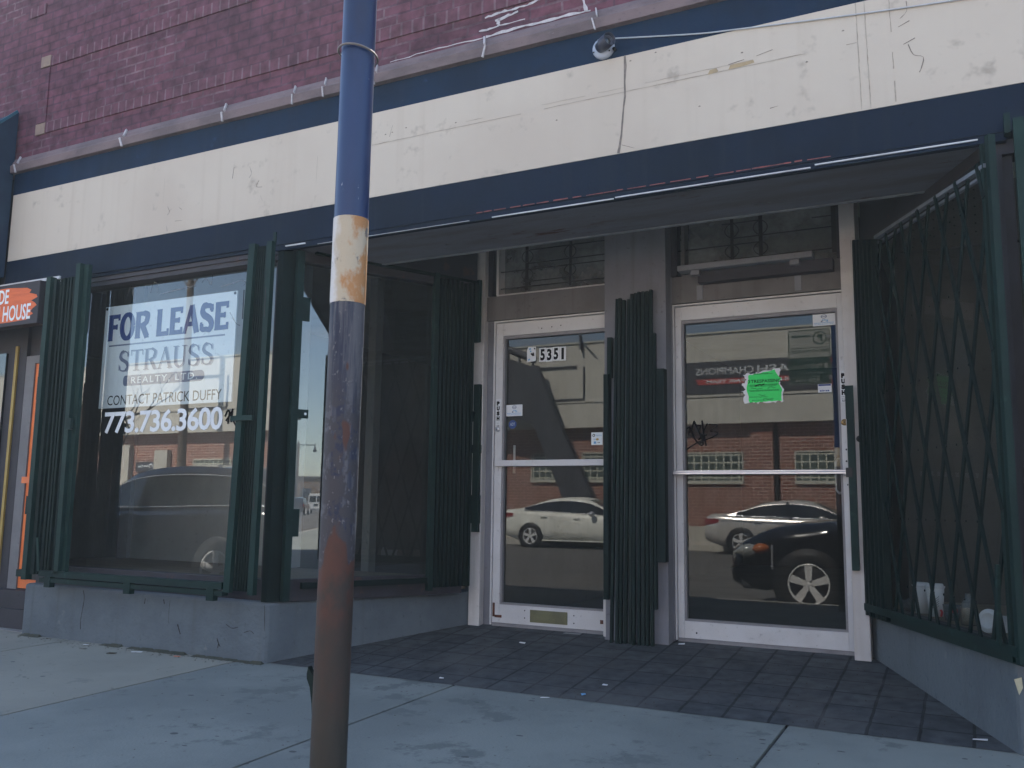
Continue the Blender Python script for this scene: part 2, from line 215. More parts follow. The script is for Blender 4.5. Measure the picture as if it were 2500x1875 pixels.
# ------------------------------------------------------------------ geometry helpers
NOSPLIT = {'lettering', 'letter_shadow', 'lattice', 'pegboard_hole', 'red_paint_edge', 'graffiti', 'twigs', 'trunk', 'print', 'brick_border', 'pegboard', 'window_grille', 'slot', 'glazing_bead', 'frame', 'interior_wall', 'house_number', 'window_trim', 'side_window', 'roof', 'outer_shell', 'display_window', 'wall', 'rim', 'wheel', 'body', 'rear_window', 'windscreen'}
class MB:
    def __init__(s): s.v = []; s.f = []; s.mi = []; s.sm = []
    def add(s, vs, fs, mi=0, smooth=False):
        o = len(s.v); s.v += [tuple(v) for v in vs]
        for f in fs: s.f.append([i + o for i in f]); s.mi.append(mi); s.sm.append(smooth)
        return s
    def box(s, x0, x1, y0, y1, z0, z1, mi=0):
        x0, x1 = sorted((x0, x1)); y0, y1 = sorted((y0, y1)); z0, z1 = sorted((z0, z1))
        return s.add([(x0, y0, z0), (x1, y0, z0), (x1, y1, z0), (x0, y1, z0), (x0, y0, z1), (x1, y0, z1), (x1, y1, z1), (x0, y1, z1)],
                     [(0, 3, 2, 1), (4, 5, 6, 7), (0, 1, 5, 4), (1, 2, 6, 5), (2, 3, 7, 6), (3, 0, 4, 7)], mi)
    def bar(s, a, b, w, d, side=None, mi=0):        # rectangular bar from a to b, w along side, d across
        a = Vector(a); b = Vector(b); t = (b - a).normalized()
        sd = Vector(side) if side else (Vector((1, 0, 0)) if abs(t.x) < .9 else Vector((0, 0, 1)))
        sd = (sd - t * sd.dot(t)).normalized(); n = t.cross(sd)
        q = [(-1, -1), (1, -1), (1, 1), (-1, 1)]
        vs = [p + sd * (i * w / 2) + n * (j * d / 2) for p in (a, b) for i, j in q]
        return s.add(vs, [(0, 3, 2, 1), (4, 5, 6, 7), (0, 1, 5, 4), (1, 2, 6, 5), (2, 3, 7, 6), (3, 0, 4, 7)], mi)
    def tube(s, pts, r, n=10, mi=0, cap=True):
        pts = [Vector(p) for p in pts]; k = len(pts); rs = r if isinstance(r, (list, tuple)) else [r] * k
        vs = []; prev = None
        for i, p in enumerate(pts):
            t = (pts[min(i + 1, k - 1)] - pts[max(i - 1, 0)]).normalized()
            if prev is None: a = t.orthogonal().normalized()
            else: a = (prev - t * prev.dot(t)).normalized()
            prev = a; b = t.cross(a)
            vs += [p + (a * math.cos(2 * math.pi * j / n) + b * math.sin(2 * math.pi * j / n)) * rs[i] for j in range(n)]
        fs = [(i * n + j, i * n + (j + 1) % n, (i + 1) * n + (j + 1) % n, (i + 1) * n + j) for i in range(k - 1) for j in range(n)]
        o = len(s.v); s.add(vs, fs, mi, True)
        if cap: s.add(vs[:n], [tuple(range(n))[::-1]], mi); s.add(vs[-n:], [tuple(range(n))], mi)
        return s
    def lathe(s, c, prof, ax=(0, 0, 1), n=24, mi=0):
        ax = Vector(ax).normalized(); a = ax.orthogonal().normalized(); b = ax.cross(a); c = Vector(c)
        vs = [c + ax * h + (a * math.cos(2 * math.pi * j / n) + b * math.sin(2 * math.pi * j / n)) * r for r, h in prof for j in range(n)]
        k = len(prof)
        fs = [(i * n + j, i * n + (j + 1) % n, (i + 1) * n + (j + 1) % n, (i + 1) * n + j) for i in range(k - 1) for j in range(n)]
        return s.add(vs, fs, mi, True)
    def prism(s, poly, fn, d, mi=0):                # poly in (u,v); fn(u,v,depth)->xyz ; depth 0..d
        n = len(poly); vs = [fn(u, v, 0) for u, v in poly] + [fn(u, v, d) for u, v in poly]
        fs = [tuple(range(n))[::-1], tuple(range(n, 2 * n))] + [(i, (i + 1) % n, n + (i + 1) % n, n + i) for i in range(n)]
        return s.add(vs, fs, mi)
    def ribbon(s, pts, w, fn, lift=0, mi=0):        # flat stroke in (u,v) plane
        k = len(pts); ws = w if isinstance(w, (list, tuple)) else [w] * k; vs = []
        for i in range(k):
            p = Vector(pts[i]); a = Vector(pts[max(i - 1, 0)]); b = Vector(pts[min(i + 1, k - 1)]); t = (b - a)
            t = t.normalized() if t.length > 1e-9 else Vector((1, 0)); nn = Vector((-t.y, t.x)) * ws[i] / 2
            vs += [fn(*(p + nn), lift), fn(*(p - nn), lift)]
        return s.add(vs, [(2 * i, 2 * i + 1, 2 * i + 3, 2 * i + 2) for i in range(k - 1)], mi)
    def build(s, name, mats, parent=None, bevel=0, shift=None):
        if parent is not None and name not in NOSPLIT:
            g = s.islands(.05 if name in ('crack', 'panel_joint', 'wall_crack', 'metal_lip') else .012)
            if len(g) > 1: return [q.build1(name, mats, parent, bevel) for q in g][0]
        return s.build1(name, mats, parent, bevel)
    def islands(s, tol):
        n = len(s.v); par = list(range(n))
        def fd(i):
            while par[i] != i: par[i] = par[par[i]]; i = par[i]
            return i
        for f in s.f:
            for i in f[1:]: par[fd(i)] = fd(f[0])
        cl = {}
        for i, f in enumerate(s.f): cl.setdefault(fd(f[0]), []).append(i)
        ks = list(cl); bb = []
        for k in ks:
            vs = [s.v[i] for fi in cl[k] for i in s.f[fi]]; bb.append([[min(v[a] for v in vs) - tol / 2 for a in range(3)], [max(v[a] for v in vs) + tol / 2 for a in range(3)]])
        p2 = list(range(len(ks)))
        def f2(i):
            while p2[i] != i: p2[i] = p2[p2[i]]; i = p2[i]
            return i
        for i in range(len(ks)):
            for j in range(i):
                if all(bb[i][0][a] <= bb[j][1][a] and bb[j][0][a] <= bb[i][1][a] for a in range(3)): p2[f2(i)] = f2(j)
        grp = {}
        for i, k in enumerate(ks): grp.setdefault(f2(i), []).extend(cl[k])
        out = []
        for fl in grp.values():
            q = MB(); mp = {}
            for fi in fl:
                f = []
                for i in s.f[fi]:
                    if i not in mp: mp[i] = len(q.v); q.v.append(s.v[i])
                    f.append(mp[i])
                q.f.append(f); q.mi.append(s.mi[fi]); q.sm.append(s.sm[fi])
            out.append(q)
        return out
    def build1(s, name, mats, parent=None, bevel=0):
        me = bpy.data.meshes.new(name); me.from_pydata(s.v, [], s.f)
        for mm in (mats if isinstance(mats, (list, tuple)) else [mats]): me.materials.append(MT[mm] if isinstance(mm, str) else mm)
        me.polygons.foreach_set('material_index', s.mi); me.polygons.foreach_set('use_smooth', s.sm)
        bm = bmesh.new(); bm.from_mesh(me); bmesh.ops.recalc_face_normals(bm, faces=bm.faces) if s.f else None; bm.to_mesh(me); bm.free()
        me.update(); o = bpy.data.objects.new(name, me); COL.objects.link(o)
        if parent is not None: attach(o, parent)
        if bevel:
            b = o.modifiers.new('bevel', 'BEVEL'); b.width = bevel; b.segments = 2; b.limit_method = 'ANGLE'; b.angle_limit = R(40)
        return o
BASE = {}
def attach(o, p):
    o.parent = p; o.matrix_parent_inverse = Matrix.Translation(BASE.get(p.name, Vector((0, 0, 0)))).inverted()
def thing(name, label, cat, loc=(0, 0, 0), group=None):
    o = bpy.data.objects.new(name, None); COL.objects.link(o); o.empty_display_size = .1
    o.location = loc; BASE[o.name] = Vector(loc); o['label'] = label; o['category'] = cat
    if group: o['group'] = group
    return o
def tag(o, label, cat, group=None):
    o['label'] = label; o['category'] = cat
    if group: o['group'] = group
    return o
def struct(o): o['kind'] = 'structure'; return o
def plab(o, l): o['label'] = l; return o
def P(Y): return lambda u, v, d=0: (u, Y - d, v)           # plane facing the street at depth Y
def PB(Y): return lambda u, v, d=0: (u, Y + d, v)          # plane facing the shop (seen from +Y side)
def text(mb, st, u0, u1, v0, v1, fn, lift=.002, bold=0., flip=False, mi=0, sp=1.):
    cu = bpy.data.curves.new('t', 'FONT'); cu.body = st; cu.size = 1; cu.offset = bold; cu.space_character = sp; cu.resolution_u = 3
    ob = bpy.data.objects.new('t', cu); COL.objects.link(ob)
    dg = bpy.context.evaluated_depsgraph_get(); ev = ob.evaluated_get(dg); me = ev.to_mesh()
    vs = [v.co.copy() for v in me.vertices]; fs = [tuple(p.vertices) for p in me.polygons]; ev.to_mesh_clear()
    bpy.data.objects.remove(ob); bpy.data.curves.remove(cu)
    if not vs: return
    x0 = min(v.x for v in vs); x1 = max(v.x for v in vs); y0 = min(v.y for v in vs); y1 = max(v.y for v in vs)
    def q(v):
        a = (v.x - x0) / (x1 - x0); b = (v.y - y0) / max(1e-6, (y1 - y0))
        if flip: a = 1 - a
        return fn(u0 + (u1 - u0) * a, v0 + (v1 - v0) * b, lift)
    mb.add([q(v) for v in vs], fs, mi)
def cr(pts, n=6):
    out = []; k = len(pts)
    for i in range(k - 1):
        p = [Vector(pts[max(0, min(k - 1, i + j))]) for j in (-1, 0, 1, 2)]
        for s in range(n):
            t = s / n; out.append(.5 * ((2 * p[1]) + (p[2] - p[0]) * t + (2 * p[0] - 5 * p[1] + 4 * p[2] - p[3]) * t * t + (3 * p[1] - p[0] - 3 * p[2] + p[3]) * t ** 3))
    return out + [Vector(pts[-1])]
# serif letters built from strokes; unit box 0..1 x 0..1
def glyph(ch, tk, tn, sf):
    o = []
    def ln(a, b, w): o.append(([a, b], w))
    def srf(x, y, w=.2):
        if sf: o.append(([(x - w, y), (x + w, y)], sf))
    h = sf / 2 if sf else 0
    if ch in 'FEL':
        ln((.22, 0), (.22, 1), tk); srf(.22, h, .22)
        if ch != 'L': ln((.22, 1 - tn / 2), (.92, 1 - tn / 2), tn); ln((.22, .52), (.74, .52), tn); ln((.92, .76), (.92, 1), tn * .7); ln((.74, .42), (.74, .62), tn * .6)
        if ch != 'F': ln((.22, tn / 2), (.95, tn / 2), tn); ln((.95, 0), (.95, .26), tn * .7)
        if ch != 'E': srf(.22, 1 - h, .22)
    elif ch == 'T':
        ln((.5, 0), (.5, 1), tk); srf(.5, h, .24); ln((.03, 1 - tn / 2), (.97, 1 - tn / 2), tn); ln((.04, .74), (.04, 1), tn * .8); ln((.96, .74), (.96, 1), tn * .8)
    elif ch == 'R':
        ln((.2, 0), (.2, 1), tk); srf(.2, h, .2); srf(.2, 1 - h, .2)
        o.append((cr([(.2, 1 - tn / 2), (.6, 1 - tn / 2), (.82, .87), (.84, .74), (.74, .56), (.5, .49), (.2, .49)]), [tn] * 6 + [tn + (tk - tn) * .6] * 6 + [tk] * 12 + [tn + (tk - tn) * .5] * 6 + [tn] * 7))
        ln((.5, .5), (.88, h), tk); srf(.88, h, .13)
    elif ch == 'A':
        ln((.1, 0), (.5, 1), tn); ln((.5, 1), (.9, 0), tk); ln((.24, .33), (.76, .33), tn); srf(.1, h, .14); srf(.88, h, .17)
    elif ch == 'U':
        o.append((cr([(.2, 1), (.2, .4), (.26, .14), (.5, tn / 2), (.74, .14), (.8, .4), (.8, 1)]), [tk] * 12 + [tk * .8] * 6 + [tn] * 19)); srf(.2, 1 - h, .2); srf(.8, 1 - h, .16)
    elif ch == 'S':
        o.append((cr([(.84, .74), (.78, .88), (.54, 1 - tn / 2), (.26, .92), (.16, .75), (.28, .60), (.52, .51), (.76, .40), (.86, .23), (.74, .07), (.46, tn / 2), (.2, .09), (.12, .27)]),
                  [tn * 1.1] * 14 + [tn + (tk - tn) * .7] * 10 + [tk] * 24 + [tn + (tk - tn) * .7] * 8 + [tn * 1.1] * 17)); ln((.86, .68), (.86, .96), tn * .7); ln((.1, .05), (.1, .34), tn * .7)
    elif ch == 'O':
        ring = []
        for i in range(33):
            a = 2 * math.pi * i / 32; ring.append((.5 + .40 * math.cos(a), .5 + .45 * math.sin(a)))
        o.append((ring, [tn + (tk - tn) * abs(math.cos(2 * math.pi * i / 32)) ** .8 for i in range(33)]))
    return o
def serif_text(mb, st, u0, u1, v0, v1, fn, tk=.24, tn=.12, sf=.06, wd={}, lift=.002, mi=0):
    ws = [wd.get(c, 1.) for c in st]; tot = sum(ws); u = u0; H = v1 - v0; e = 0
    for c, w in zip(st, ws):
        cw = (u1 - u0) * w / tot
        if c != ' ':
            asp = cw * .92 / H
            for pts, wid in glyph(c, tk, tn, sf):
                wid2 = [x * H for x in wid] if isinstance(wid, (list, tuple)) else wid * H
                pp = [(u + cw * .92 * p[0], v0 + H * p[1]) for p in pts]
                if isinstance(wid2, list) and len(wid2) < len(pp): wid2 = wid2 + [wid2[-1]] * (len(pp) - len(wid2))
                if isinstance(wid2, list): wid2 = wid2[:len(pp)]
                mb.ribbon(pp, wid2, fn, lift + e, mi); e += .00006
        u += cw
# ------------------------------------------------------------------ ground
def zs(Y): return -.14 + (Y + 1.4) * .0209
b = MB(); b.add([(-150, -120, -.36), (260, -120, -.36), (260, 120, -.36), (-150, 120, -.36)], [(0, 1, 2, 3)]); struct(b.build('road', 'asphalt'))
b = MB(); xs = [-62, -30, -13.9, -12.2, -10.55, -8.9, -7.25, -5.65, -4.085, -2.56, -.807, .85, 2.5, 4.15, 5.8, 20, 60, 108]; g = .008
for i in range(len(xs) - 1):
    for y0, y1 in ((-1.36, -4.75),):
        x0, x1 = xs[i] + g, xs[i + 1] - g; a0 = y0 - (g if y0 < -2 else 0); a1 = y1 + g
        sk = .05 if abs(xs[i] + 2.56) < .01 else 0
        vs = [(x0, a0, zs(a0)), (x1, a0, zs(a0)), (x1, a1, zs(a1)), (x0, a1, zs(a1))]
        vs += [(x, y, z - .06) for x, y, z in vs]
        b.add(vs, [(0, 3, 2, 1), (0, 1, 5, 4), (1, 2, 6, 5), (2, 3, 7, 6), (3, 0, 4, 7)], 1 if x1 < -4 else 0)
vs = [(-62, -1.36, -.152), (108, -1.36, -.152), (108, -4.75, zs(-4.75) - .012), (-62, -4.75, zs(-4.75) - .012)]
b.add(vs, [(0, 3, 2, 1)], 2)
struct(b.build('sidewalk', ['sidewalk', 'sidewalk2', 'joint']))
b = MB(); b.box(-62, 108, -4.92, -4.752, -.5, -.212); struct(b.build('kerb', 'kerb', bevel=.015))
b = MB(); b.box(-62, 108, -21.6, -19.45, -.5, -.2); b.box(-62, 108, -19.45, -19.3, -.5, -.205); struct(b.build('pavement', 'concrete_l'))
b = MB(); vs = [(-3.9, -1.37, -.1365), (.14, -1.37, -.1365), (.14, .12, .004), (-3.9, .12, .004)]
b.add(vs, [(0, 1, 2, 3)]); struct(b.build('paving', 'paving'))
b = MB(); b.box(-16, -6.2, -1.37, -.9, -.3, -.132); struct(b.build('ground', 'kerb'))

# ------------------------------------------------------------------ storefront
B = thing('storefront_building', 'vacant brick shop front with navy and cream fascia and recessed double entry', 'shop', (-3, -1.4, -.14))
XL, XR = -6.72, 9.0
b = MB(); b.box(-9.5, -4.2, -1.4, -1.1, 3.50, 5.3); b.box(-4.2, XR, -1.4, -1.1, 3.50, 4.42); b.build('brick_wall', 'brick', B)
# raised soldier borders, three nested bands, with tan corner stones
b = MB(); b.box(-6.40, XR, -1.409, -1.4, 3.70, 3.782); b.box(-6.40, XR, -1.409, -1.4, 4.262, 4.344); b.box(XL, -6.52, -1.409, -1.4, 4.742, 4.83); b.build('soldier_course', 'soldier', B)
b = MB(); b.box(-6.50, -6.405, -1.409, -1.4, 3.792, 4.252); b.build('brick_border', 'brick', B)
b = MB()
for z in (3.695, 4.265): b.box(-6.515, -6.402, -1.412, -1.4, z, z + .09)
b.build('corner_stone', 'tan_stone', B)
b = MB()   # stone ledge with sloped top
b.prism([(0, 3.405), (.045, 3.41), (.05, 3.465), (.035, 3.48), (.03, 3.50), (0, 3.54)], lambda u, v, d: (XL - .05 + d, -1.4 - u, v), XR - XL + .05)
b.build('cornice', 'stone', B)
b = MB()
for x in (-6.66, -5.435, -4.442, -3.83, -3.576, -3.175, -2.41, -1.71, -.6): 
    k = random.uniform(.006, .016); b.bar((x, -1.449, 3.40), (x + random.uniform(-.03, .03), -1.453, 3.468), k, .012); b.bar((x + .01, -1.447, 3.478), (x - .01, -1.411, 3.545), k * .9, .014)
def smear(pts, w):
    pp = [(u + random.uniform(-.006, .006), v + random.uniform(-.004, .004)) for u, v in pts]; fine = []
    for (a, c), (d, e) in zip(pp[:-1], pp[1:]):
        for t in range(6): fine.append((a + (d - a) * t / 6, c + (e - c) * t / 6 + random.uniform(-.004, .004)))
    fine.append(pp[-1]); b.ribbon(fine, [w * random.uniform(.35, 1.3) for _ in fine], P(-1.4), .004)
for pts, w in (([(-2.425, 3.672), (-2.3, 3.685), (-2.15, 3.682), (-2.06, 3.70)], .014), ([(-2.34, 3.64), (-2.33, 3.60)], .03), ([(-2.33, 3.64), (-2.2, 3.655)], .016), ([(-2.468, 3.592), (-2.35, 3.598), (-2.156, 3.60)], .011),
               ([(-1.89, 3.72), (-1.86, 3.66), (-1.80, 3.65), (-1.775, 3.545)], .018), ([(-2.42, 3.548), (-2.2, 3.556), (-1.95, 3.556), (-1.75, 3.55)], .016), ([(-3.1, 3.545), (-2.8, 3.552), (-2.44, 3.547)], .007), ([(-1.5, 3.60), (-1.2, 3.61)], .01)):
    smear(pts, w)
b.build('mortar_repair', 'mortar', B)
b = MB(); b.box(XL, XR, -1.412, -1.1, 3.228, 3.405); b.build('upper_fascia', 'navy', B)
b = MB(); b.box(XL + .01, XR, -1.416, -1.1, 2.685, 3.228); b.build('sign_band', 'cream', B)
b = MB(); b.box(XL, XR, -1.412, -1.1, 2.478, 2.685); b.build('lower_fascia', 'navy2', B)
b = MB(); b.box(-3.95, .2, -1.405, -1.37, 2.440, 2.478); b.box(-6.2, -3.96, -1.40, -1.25, 2.455, 2.478); b.build('fascia_edge', 'navy2', B)
b = MB(); b.box(-2.35, -1.62, -1.413, -1.40, 2.441, 2.4465); b.box(-1.61, -.62, -1.415, -1.40, 2.4455, 2.451); b.box(-.6, .09, -1.414, -1.40, 2.456, 2.462); b.box(-3.86, -3.70, -1.4135, -1.40, 2.458, 2.466); b.box(-3.6, -2.5, -1.411, -1.40, 2.4435, 2.4455); b.build('metal_lip', 'white_lip', B)
b = MB()
x = -2.45
while x < -.62:
    w = random.uniform(.03, .11); z = 2.480 + .004 * (x + 2.4); b.box(x, x + w, -1.4135, -1.40, z, z + random.uniform(.003, .007)); x += w + random.uniform(0, .03)
b.build('red_paint_edge', 'red_edge', B)
# joints, cracks and bare patches on the cream band
b = MB(); f = P(-1.416)
def jl(p0, p1, w=.004, n=26, gap=0.):
    pts = []
    for i in range(n + 1):
        t = i / n; pts.append((p0[0] + (p1[0] - p0[0]) * t + random.uniform(-.001, .001), p0[1] + (p1[1] - p0[1]) * t + random.uniform(-.0012, .0012)))
    i = 0
    while i < n:
        j = min(n, i + random.randint(2, 5))
        if random.random() > gap: b.ribbon(pts[i:j + 1], [w * random.uniform(.5, 1.3) for _ in pts[i:j + 1]], f, .0012)
        i = j
jl((-3.2, 3.02), (-.392, 3.026), .0045, 60, .08); jl((-2.53, 3.046), (-.877, 3.05), .0035, 44, .25)
jl((-.39, 3.226), (-.381, 2.69), .0045); jl((-.352, 3.226), (-.341, 2.69), .004); jl((-.244, 3.226), (-.233, 2.70), .005, 26, .2); jl((-3.62, 3.15), (-3.63, 2.72), .003, 20, .35); jl((-5.0, 3.1), (-5.0, 2.8), .002, 20, .6)
b.build('panel_joint', 'seam', B)
b = MB(); f = P(-1.416)
pts = [(-1.552, 3.225), (-1.549, 3.17), (-1.553, 3.08), (-1.551, 3.0), (-1.560, 2.93), (-1.566, 2.86), (-1.572, 2.79), (-1.583, 2.72), (-1.590, 2.687)]
b.ribbon(pts, [.011, .016, .009, .012, .008, .01, .009, .013, .016], f, .0016)
for p in ([(-4.34, 3.07), (-4.35, 2.99)], [(-4.2, 3.05), (-4.18, 3.0), (-4.20, 2.97)], [(-4.11, 2.94), (-4.13, 2.90), (-4.08, 2.89)], [(-4.09, 2.83), (-4.07, 2.79)], [(-4.95, 2.88), (-4.93, 2.84), (-4.95, 2.82)], [(-4.94, 2.84), (-4.91, 2.86)], [(-4.84, 2.86), (-4.81, 2.84)], [(-4.95, 2.74), (-4.94, 2.70)], [(-4.87, 2.765), (-4.80, 2.76)],
          [(-.20, 3.10), (-.17, 3.13), (-.17, 3.18)], [(-.21, 3.06), (-.16, 3.08)], [(-.19, 2.97), (-.14, 2.99)], [(-.17, 2.965), (-.15, 2.91), (-.11, 2.89), (-.12, 2.84), (-.13, 2.82)], [(-1.57, 2.73), (-1.50, 2.70)], [(-1.0, 3.052), (-.92, 3.062)], [(-.86, 3.067), (-.78, 3.082)], [(-3.05, 3.12), (-3.07, 3.05)], [(-.80, 2.78), (-.76, 2.785)]):
    b.ribbon(cr(p, 3) if len(p) > 2 else p, [.0045 * random.uniform(.3, 1.1) for _ in (cr(p, 3) if len(p) > 2 else p)], f, .0014)
for u, v in ((-1.52, 3.19), (-1.38, 3.205), (-3.05, 3.075), (-2.95, 3.085), (-1.95, 2.94), (-1.15, 2.86), (-.93, 3.10), (-3.1, 3.07), (-.45, 3.10), (-.62, 2.98), (-2.6, 3.05)):
    b.ribbon([(u - .006, v), (u, v + .002), (u + .006, v)], [.003, .008, .003], f, .0014)
b.build('crack', 'crack', B)
b = MB(); f = P(-1.416)
for q in ([(-1.105, 3.022), (-1.095, 3.044), (-1.06, 3.047), (-1.05, 3.03), (-1.06, 3.024)], [(-1.0, 3.026), (-.99, 3.048), (-.875, 3.05), (-.87, 3.035), (-.93, 3.028)]):
    b.add([f(u, v, .0013) for u, v in q], [tuple(range(len(q)))])
b.build('bare_patch', 'cream_dirty', B)
# soffit and recess ceiling
b = MB(); b.box(-3.9, .2, -1.3695, -.83, 2.449, 2.50); b.build('soffit', 'soffit', B)
b = MB(); b.box(-3.62, -.15, -.838, -.8155, 2.443, 2.472); b.build('soffit_trim', 'trim_light', B)
b = MB(); b.box(-3.7, .1, -.83, -.815, 2.473, 2.9); b.box(-3.7, .1, -.83, .3, 2.86, 2.9); b.build('recess_ceiling', 'soffit', B)
b = MB()   # peeling paint flakes
for x, y, w in ((-2.88, -1.05, .09), (-2.55, -1.1, .1), (-.98, -1.0, .1), (-1.95, -1.0, .12), (-2.75, -1.2, .06)):
    b.add([(x, y, 2.451), (x + w, y + .02, 2.451), (x + w * .9, y - .03, 2.436), (x + .02, y - .02, 2.438)], [(0, 1, 2, 3)])
b.build('peeling_paint', 'trim_light', B)
# low walls under the display windows
LPOLY = [(-6.185, -1.4), (-3.88, -1.4), (-3.235, 0), (-3.235, .25), (-6.185, .25)]
RPOLY = [(-.57, 0), (.117, -1.4), (7.5, -1.4), (7.5, .25), (-.57, .25)]
b = MB(); b.prism(LPOLY, lambda u, v, d: (u, v, -.3 + d), .522); b.build('low_wall', 'base', B, bevel=.022)
b = MB(); b.prism(RPOLY, lambda u, v, d: (u, v, -.3 + d), .527); b.build('low_wall', 'base2', B, bevel=.018)
b = MB()   # cracks in the low wall
f = P(-1.4)
for pts, w in (([(-5.545, .205), (-5.53, .15), (-5.54, .07), (-5.55, .0), (-5.545, -.06)], .007), ([(-4.70, .19), (-4.705, .11), (-4.70, .04)], .003), ([(-4.62, .04), (-4.60, .0), (-4.59, -.02)], .009), ([(-4.27, -.02), (-4.255, -.05), (-4.24, -.07)], .008), ([(-4.255, -.05), (-4.26, -.08)], .006), ([(-4.93, .185), (-4.935, .15)], .008), ([(-4.76, .19), (-4.75, .16)], .007), ([(-4.2, .07), (-4.15, .05), (-4.1, .06)], .004), ([(-4.05, .03), (-4.0, .045), (-3.97, .03)], .004)):
    b.ribbon(cr(pts, 4), [w * random.uniform(.5, 1.2) for _ in cr(pts, 4)], f, .0012)
b.ribbon([(-3.895, .205), (-3.89, .12), (-3.885, .05)], [.003, .005, .002], lambda u, v, d: (u + .07, -1.4 + .07, v) if 0 else (u, -1.4 - d, v), .0012)
b.build('wall_crack', 'crack_dark', B)
b = MB()   # dirt and moss at the foot
x = -6.15
while x < -3.9:
    w = random.uniform(.05, .2); h = random.uniform(.002, .012)
    if random.random() < .4: x += w; continue
    b.add([(x, -1.401, -.145), (x + w, -1.401, -.145), (x + w * .8, -1.405, -.135 + h), (x + w * .2, -1.405, -.135 + h * .8), (x, -1.44 - h, -.141), (x + w, -1.435 - h, -.141)], [(0, 4, 3), (4, 5, 2, 3), (5, 1, 2)]); x += w * .8
b.build('foot_dirt', 'base_dirt', B)
# display platforms and rooms behind the glass
def inset(poly, k): 
    return [(u + (k if u < -5 or -1 < u < -.3 else -k if u > -4 and u < -3 else k if u > 0 and u < 1 else 0), v + (k if v < -1 else 0)) for u, v in poly]
b = MB(); b.prism([(-6.18, -1.25), (-3.97, -1.25), (-3.35, .08), (-3.35, .1), (-7.15, .1), (-7.15, -.88), (-6.18, -.88)], lambda u, v, d: (u, v, .15 + d), .155); b.build('display_floor', 'shelf', B)
b = MB(); b.prism([(-.45, .02), (.20, -1.28), (6, -1.28), (6, .6), (-.45, .6)], lambda u, v, d: (u, v, .2 + d), .072); b.build('display_floor', 'shelf', B)
b = MB(); b.box(-6.9, -4.98, .105, .16, .0, 2.85); b.build('display_back', 'inside_wall', B)
b = MB(); b.box(-7.02, -6.9, .06, .16, .305, 2.85); b.build('interior_post', 'inside_grey', B)
b = MB(); b.box(-5.02, -4.955, .05, .16, .305, 2.85); b.build('interior_post', 'inside_white', B)
b = MB(); b.box(-4.78, -4.70, .75, .85, .0, 2.85); b.build('interior_post', 'inside_grey', B)
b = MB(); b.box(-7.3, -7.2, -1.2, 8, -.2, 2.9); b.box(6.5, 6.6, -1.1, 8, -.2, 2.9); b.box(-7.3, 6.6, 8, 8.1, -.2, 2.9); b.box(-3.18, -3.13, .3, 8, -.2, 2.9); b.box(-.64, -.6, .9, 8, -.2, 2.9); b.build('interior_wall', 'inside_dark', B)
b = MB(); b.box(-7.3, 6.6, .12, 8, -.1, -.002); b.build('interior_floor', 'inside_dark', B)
b = MB(); b.box(-7.3, 6.6, -1.1, 8, 2.9, 3.0); b.build('ceiling', 'inside_wall', B)
b = MB(); b.box(-.4, 1.6, .62, .68, .0, 2.9); b.box(1.6, 1.66, -1.2, .68, .273, 2.9); b.build('display_back', 'inside_dark', B)  # right bay; side partition added to block bright street showing through
b = MB(); b.box(-.35, 1.55, .5, .53, 2.55, 2.9); b.box(-.35, 1.55, .49, .53, 2.5, 2.552)
for i in range(26):
    for j in range(6): b.lathe((-.33 + i * .06, .4995, 2.585 + j * .055), [(0, 0), (.006, 0)], (0, -1, 0), 6, mi=1)
b.build('pegboard', ['curtain', 'black'], B)
b = MB(); b.box(XL, -4.2, -1.1, 9, 5.2, 5.25); b.box(-4.2, XR, -1.1, 9, 4.3, 4.35); b.box(-4.25, -4.2, -1.1, 9, 4.35, 5.2); b.box(XL, XL + .3, -1.1, 9, 3.0, 5.2); b.box(XR - .3, XR, -1.1, 9, -.3, 4.3); b.box(XL, XR, 8.7, 9, -.3, 4.3); b.build('outer_shell', 'brick', B)
# display windows
def pane(name, pts, z0, z1, m, par, th=.0):
    (x0, y0), (x1, y1) = pts
    return MB().add([(x0, y0, z0), (x1, y1, z0), (x1, y1, z1), (x0, y0, z1)], [(0, 1, 2, 3)]).build(name, m, par)
b = MB(); b.box(-6.15, -3.93, -1.37, -1.25, 2.392, 2.455); b.box(-6.15, -3.93, -1.385, -1.25, 2.425, 2.455); b.box(-6.15, -3.93, -1.34, -1.25, .222, .352); b.box(-6.15, -6.09, -1.34, -1.25, .352, 2.392); b.box(-3.99, -3.93, -1.34, -1.25, .352, 2.392)
w1 = b.build('display_window', 'frame', B); pane('pane', ((-6.09, -1.30), (-3.99, -1.30)), .352, 2.392, 'glass', w1)
b = MB(); b.prism([(-3.93, -1.395), (-3.885, -1.395), (-3.83, -1.29), (-3.86, -1.25), (-3.93, -1.25)], lambda u, v, d: (u, v, .222 + d), 2.232); b.build('corner_post', 'green_dk', B)
b = MB()
a = R(61.3); GA = (-3.86, -1.33); GB = (-3.86 + 1.22 / math.tan(a), -.11)
def along(p0, p1, t0, t1, off0, off1, z0, z1, b):
    d = Vector((p1[0] - p0[0], p1[1] - p0[1], 0)).normalized(); n = Vector((d.y, -d.x, 0)); p = Vector((p0[0], p0[1], 0))
    vs = [p + d * t + n * o + Vector((0, 0, z)) for z in (z0, z1) for t, o in ((t0, off0), (t1, off0), (t1, off1), (t0, off1))]
    b.add(vs, [(0, 3, 2, 1), (4, 5, 6, 7), (0, 1, 5, 4), (1, 2, 6, 5), (2, 3, 7, 6), (3, 0, 4, 7)])
LS = 1.31
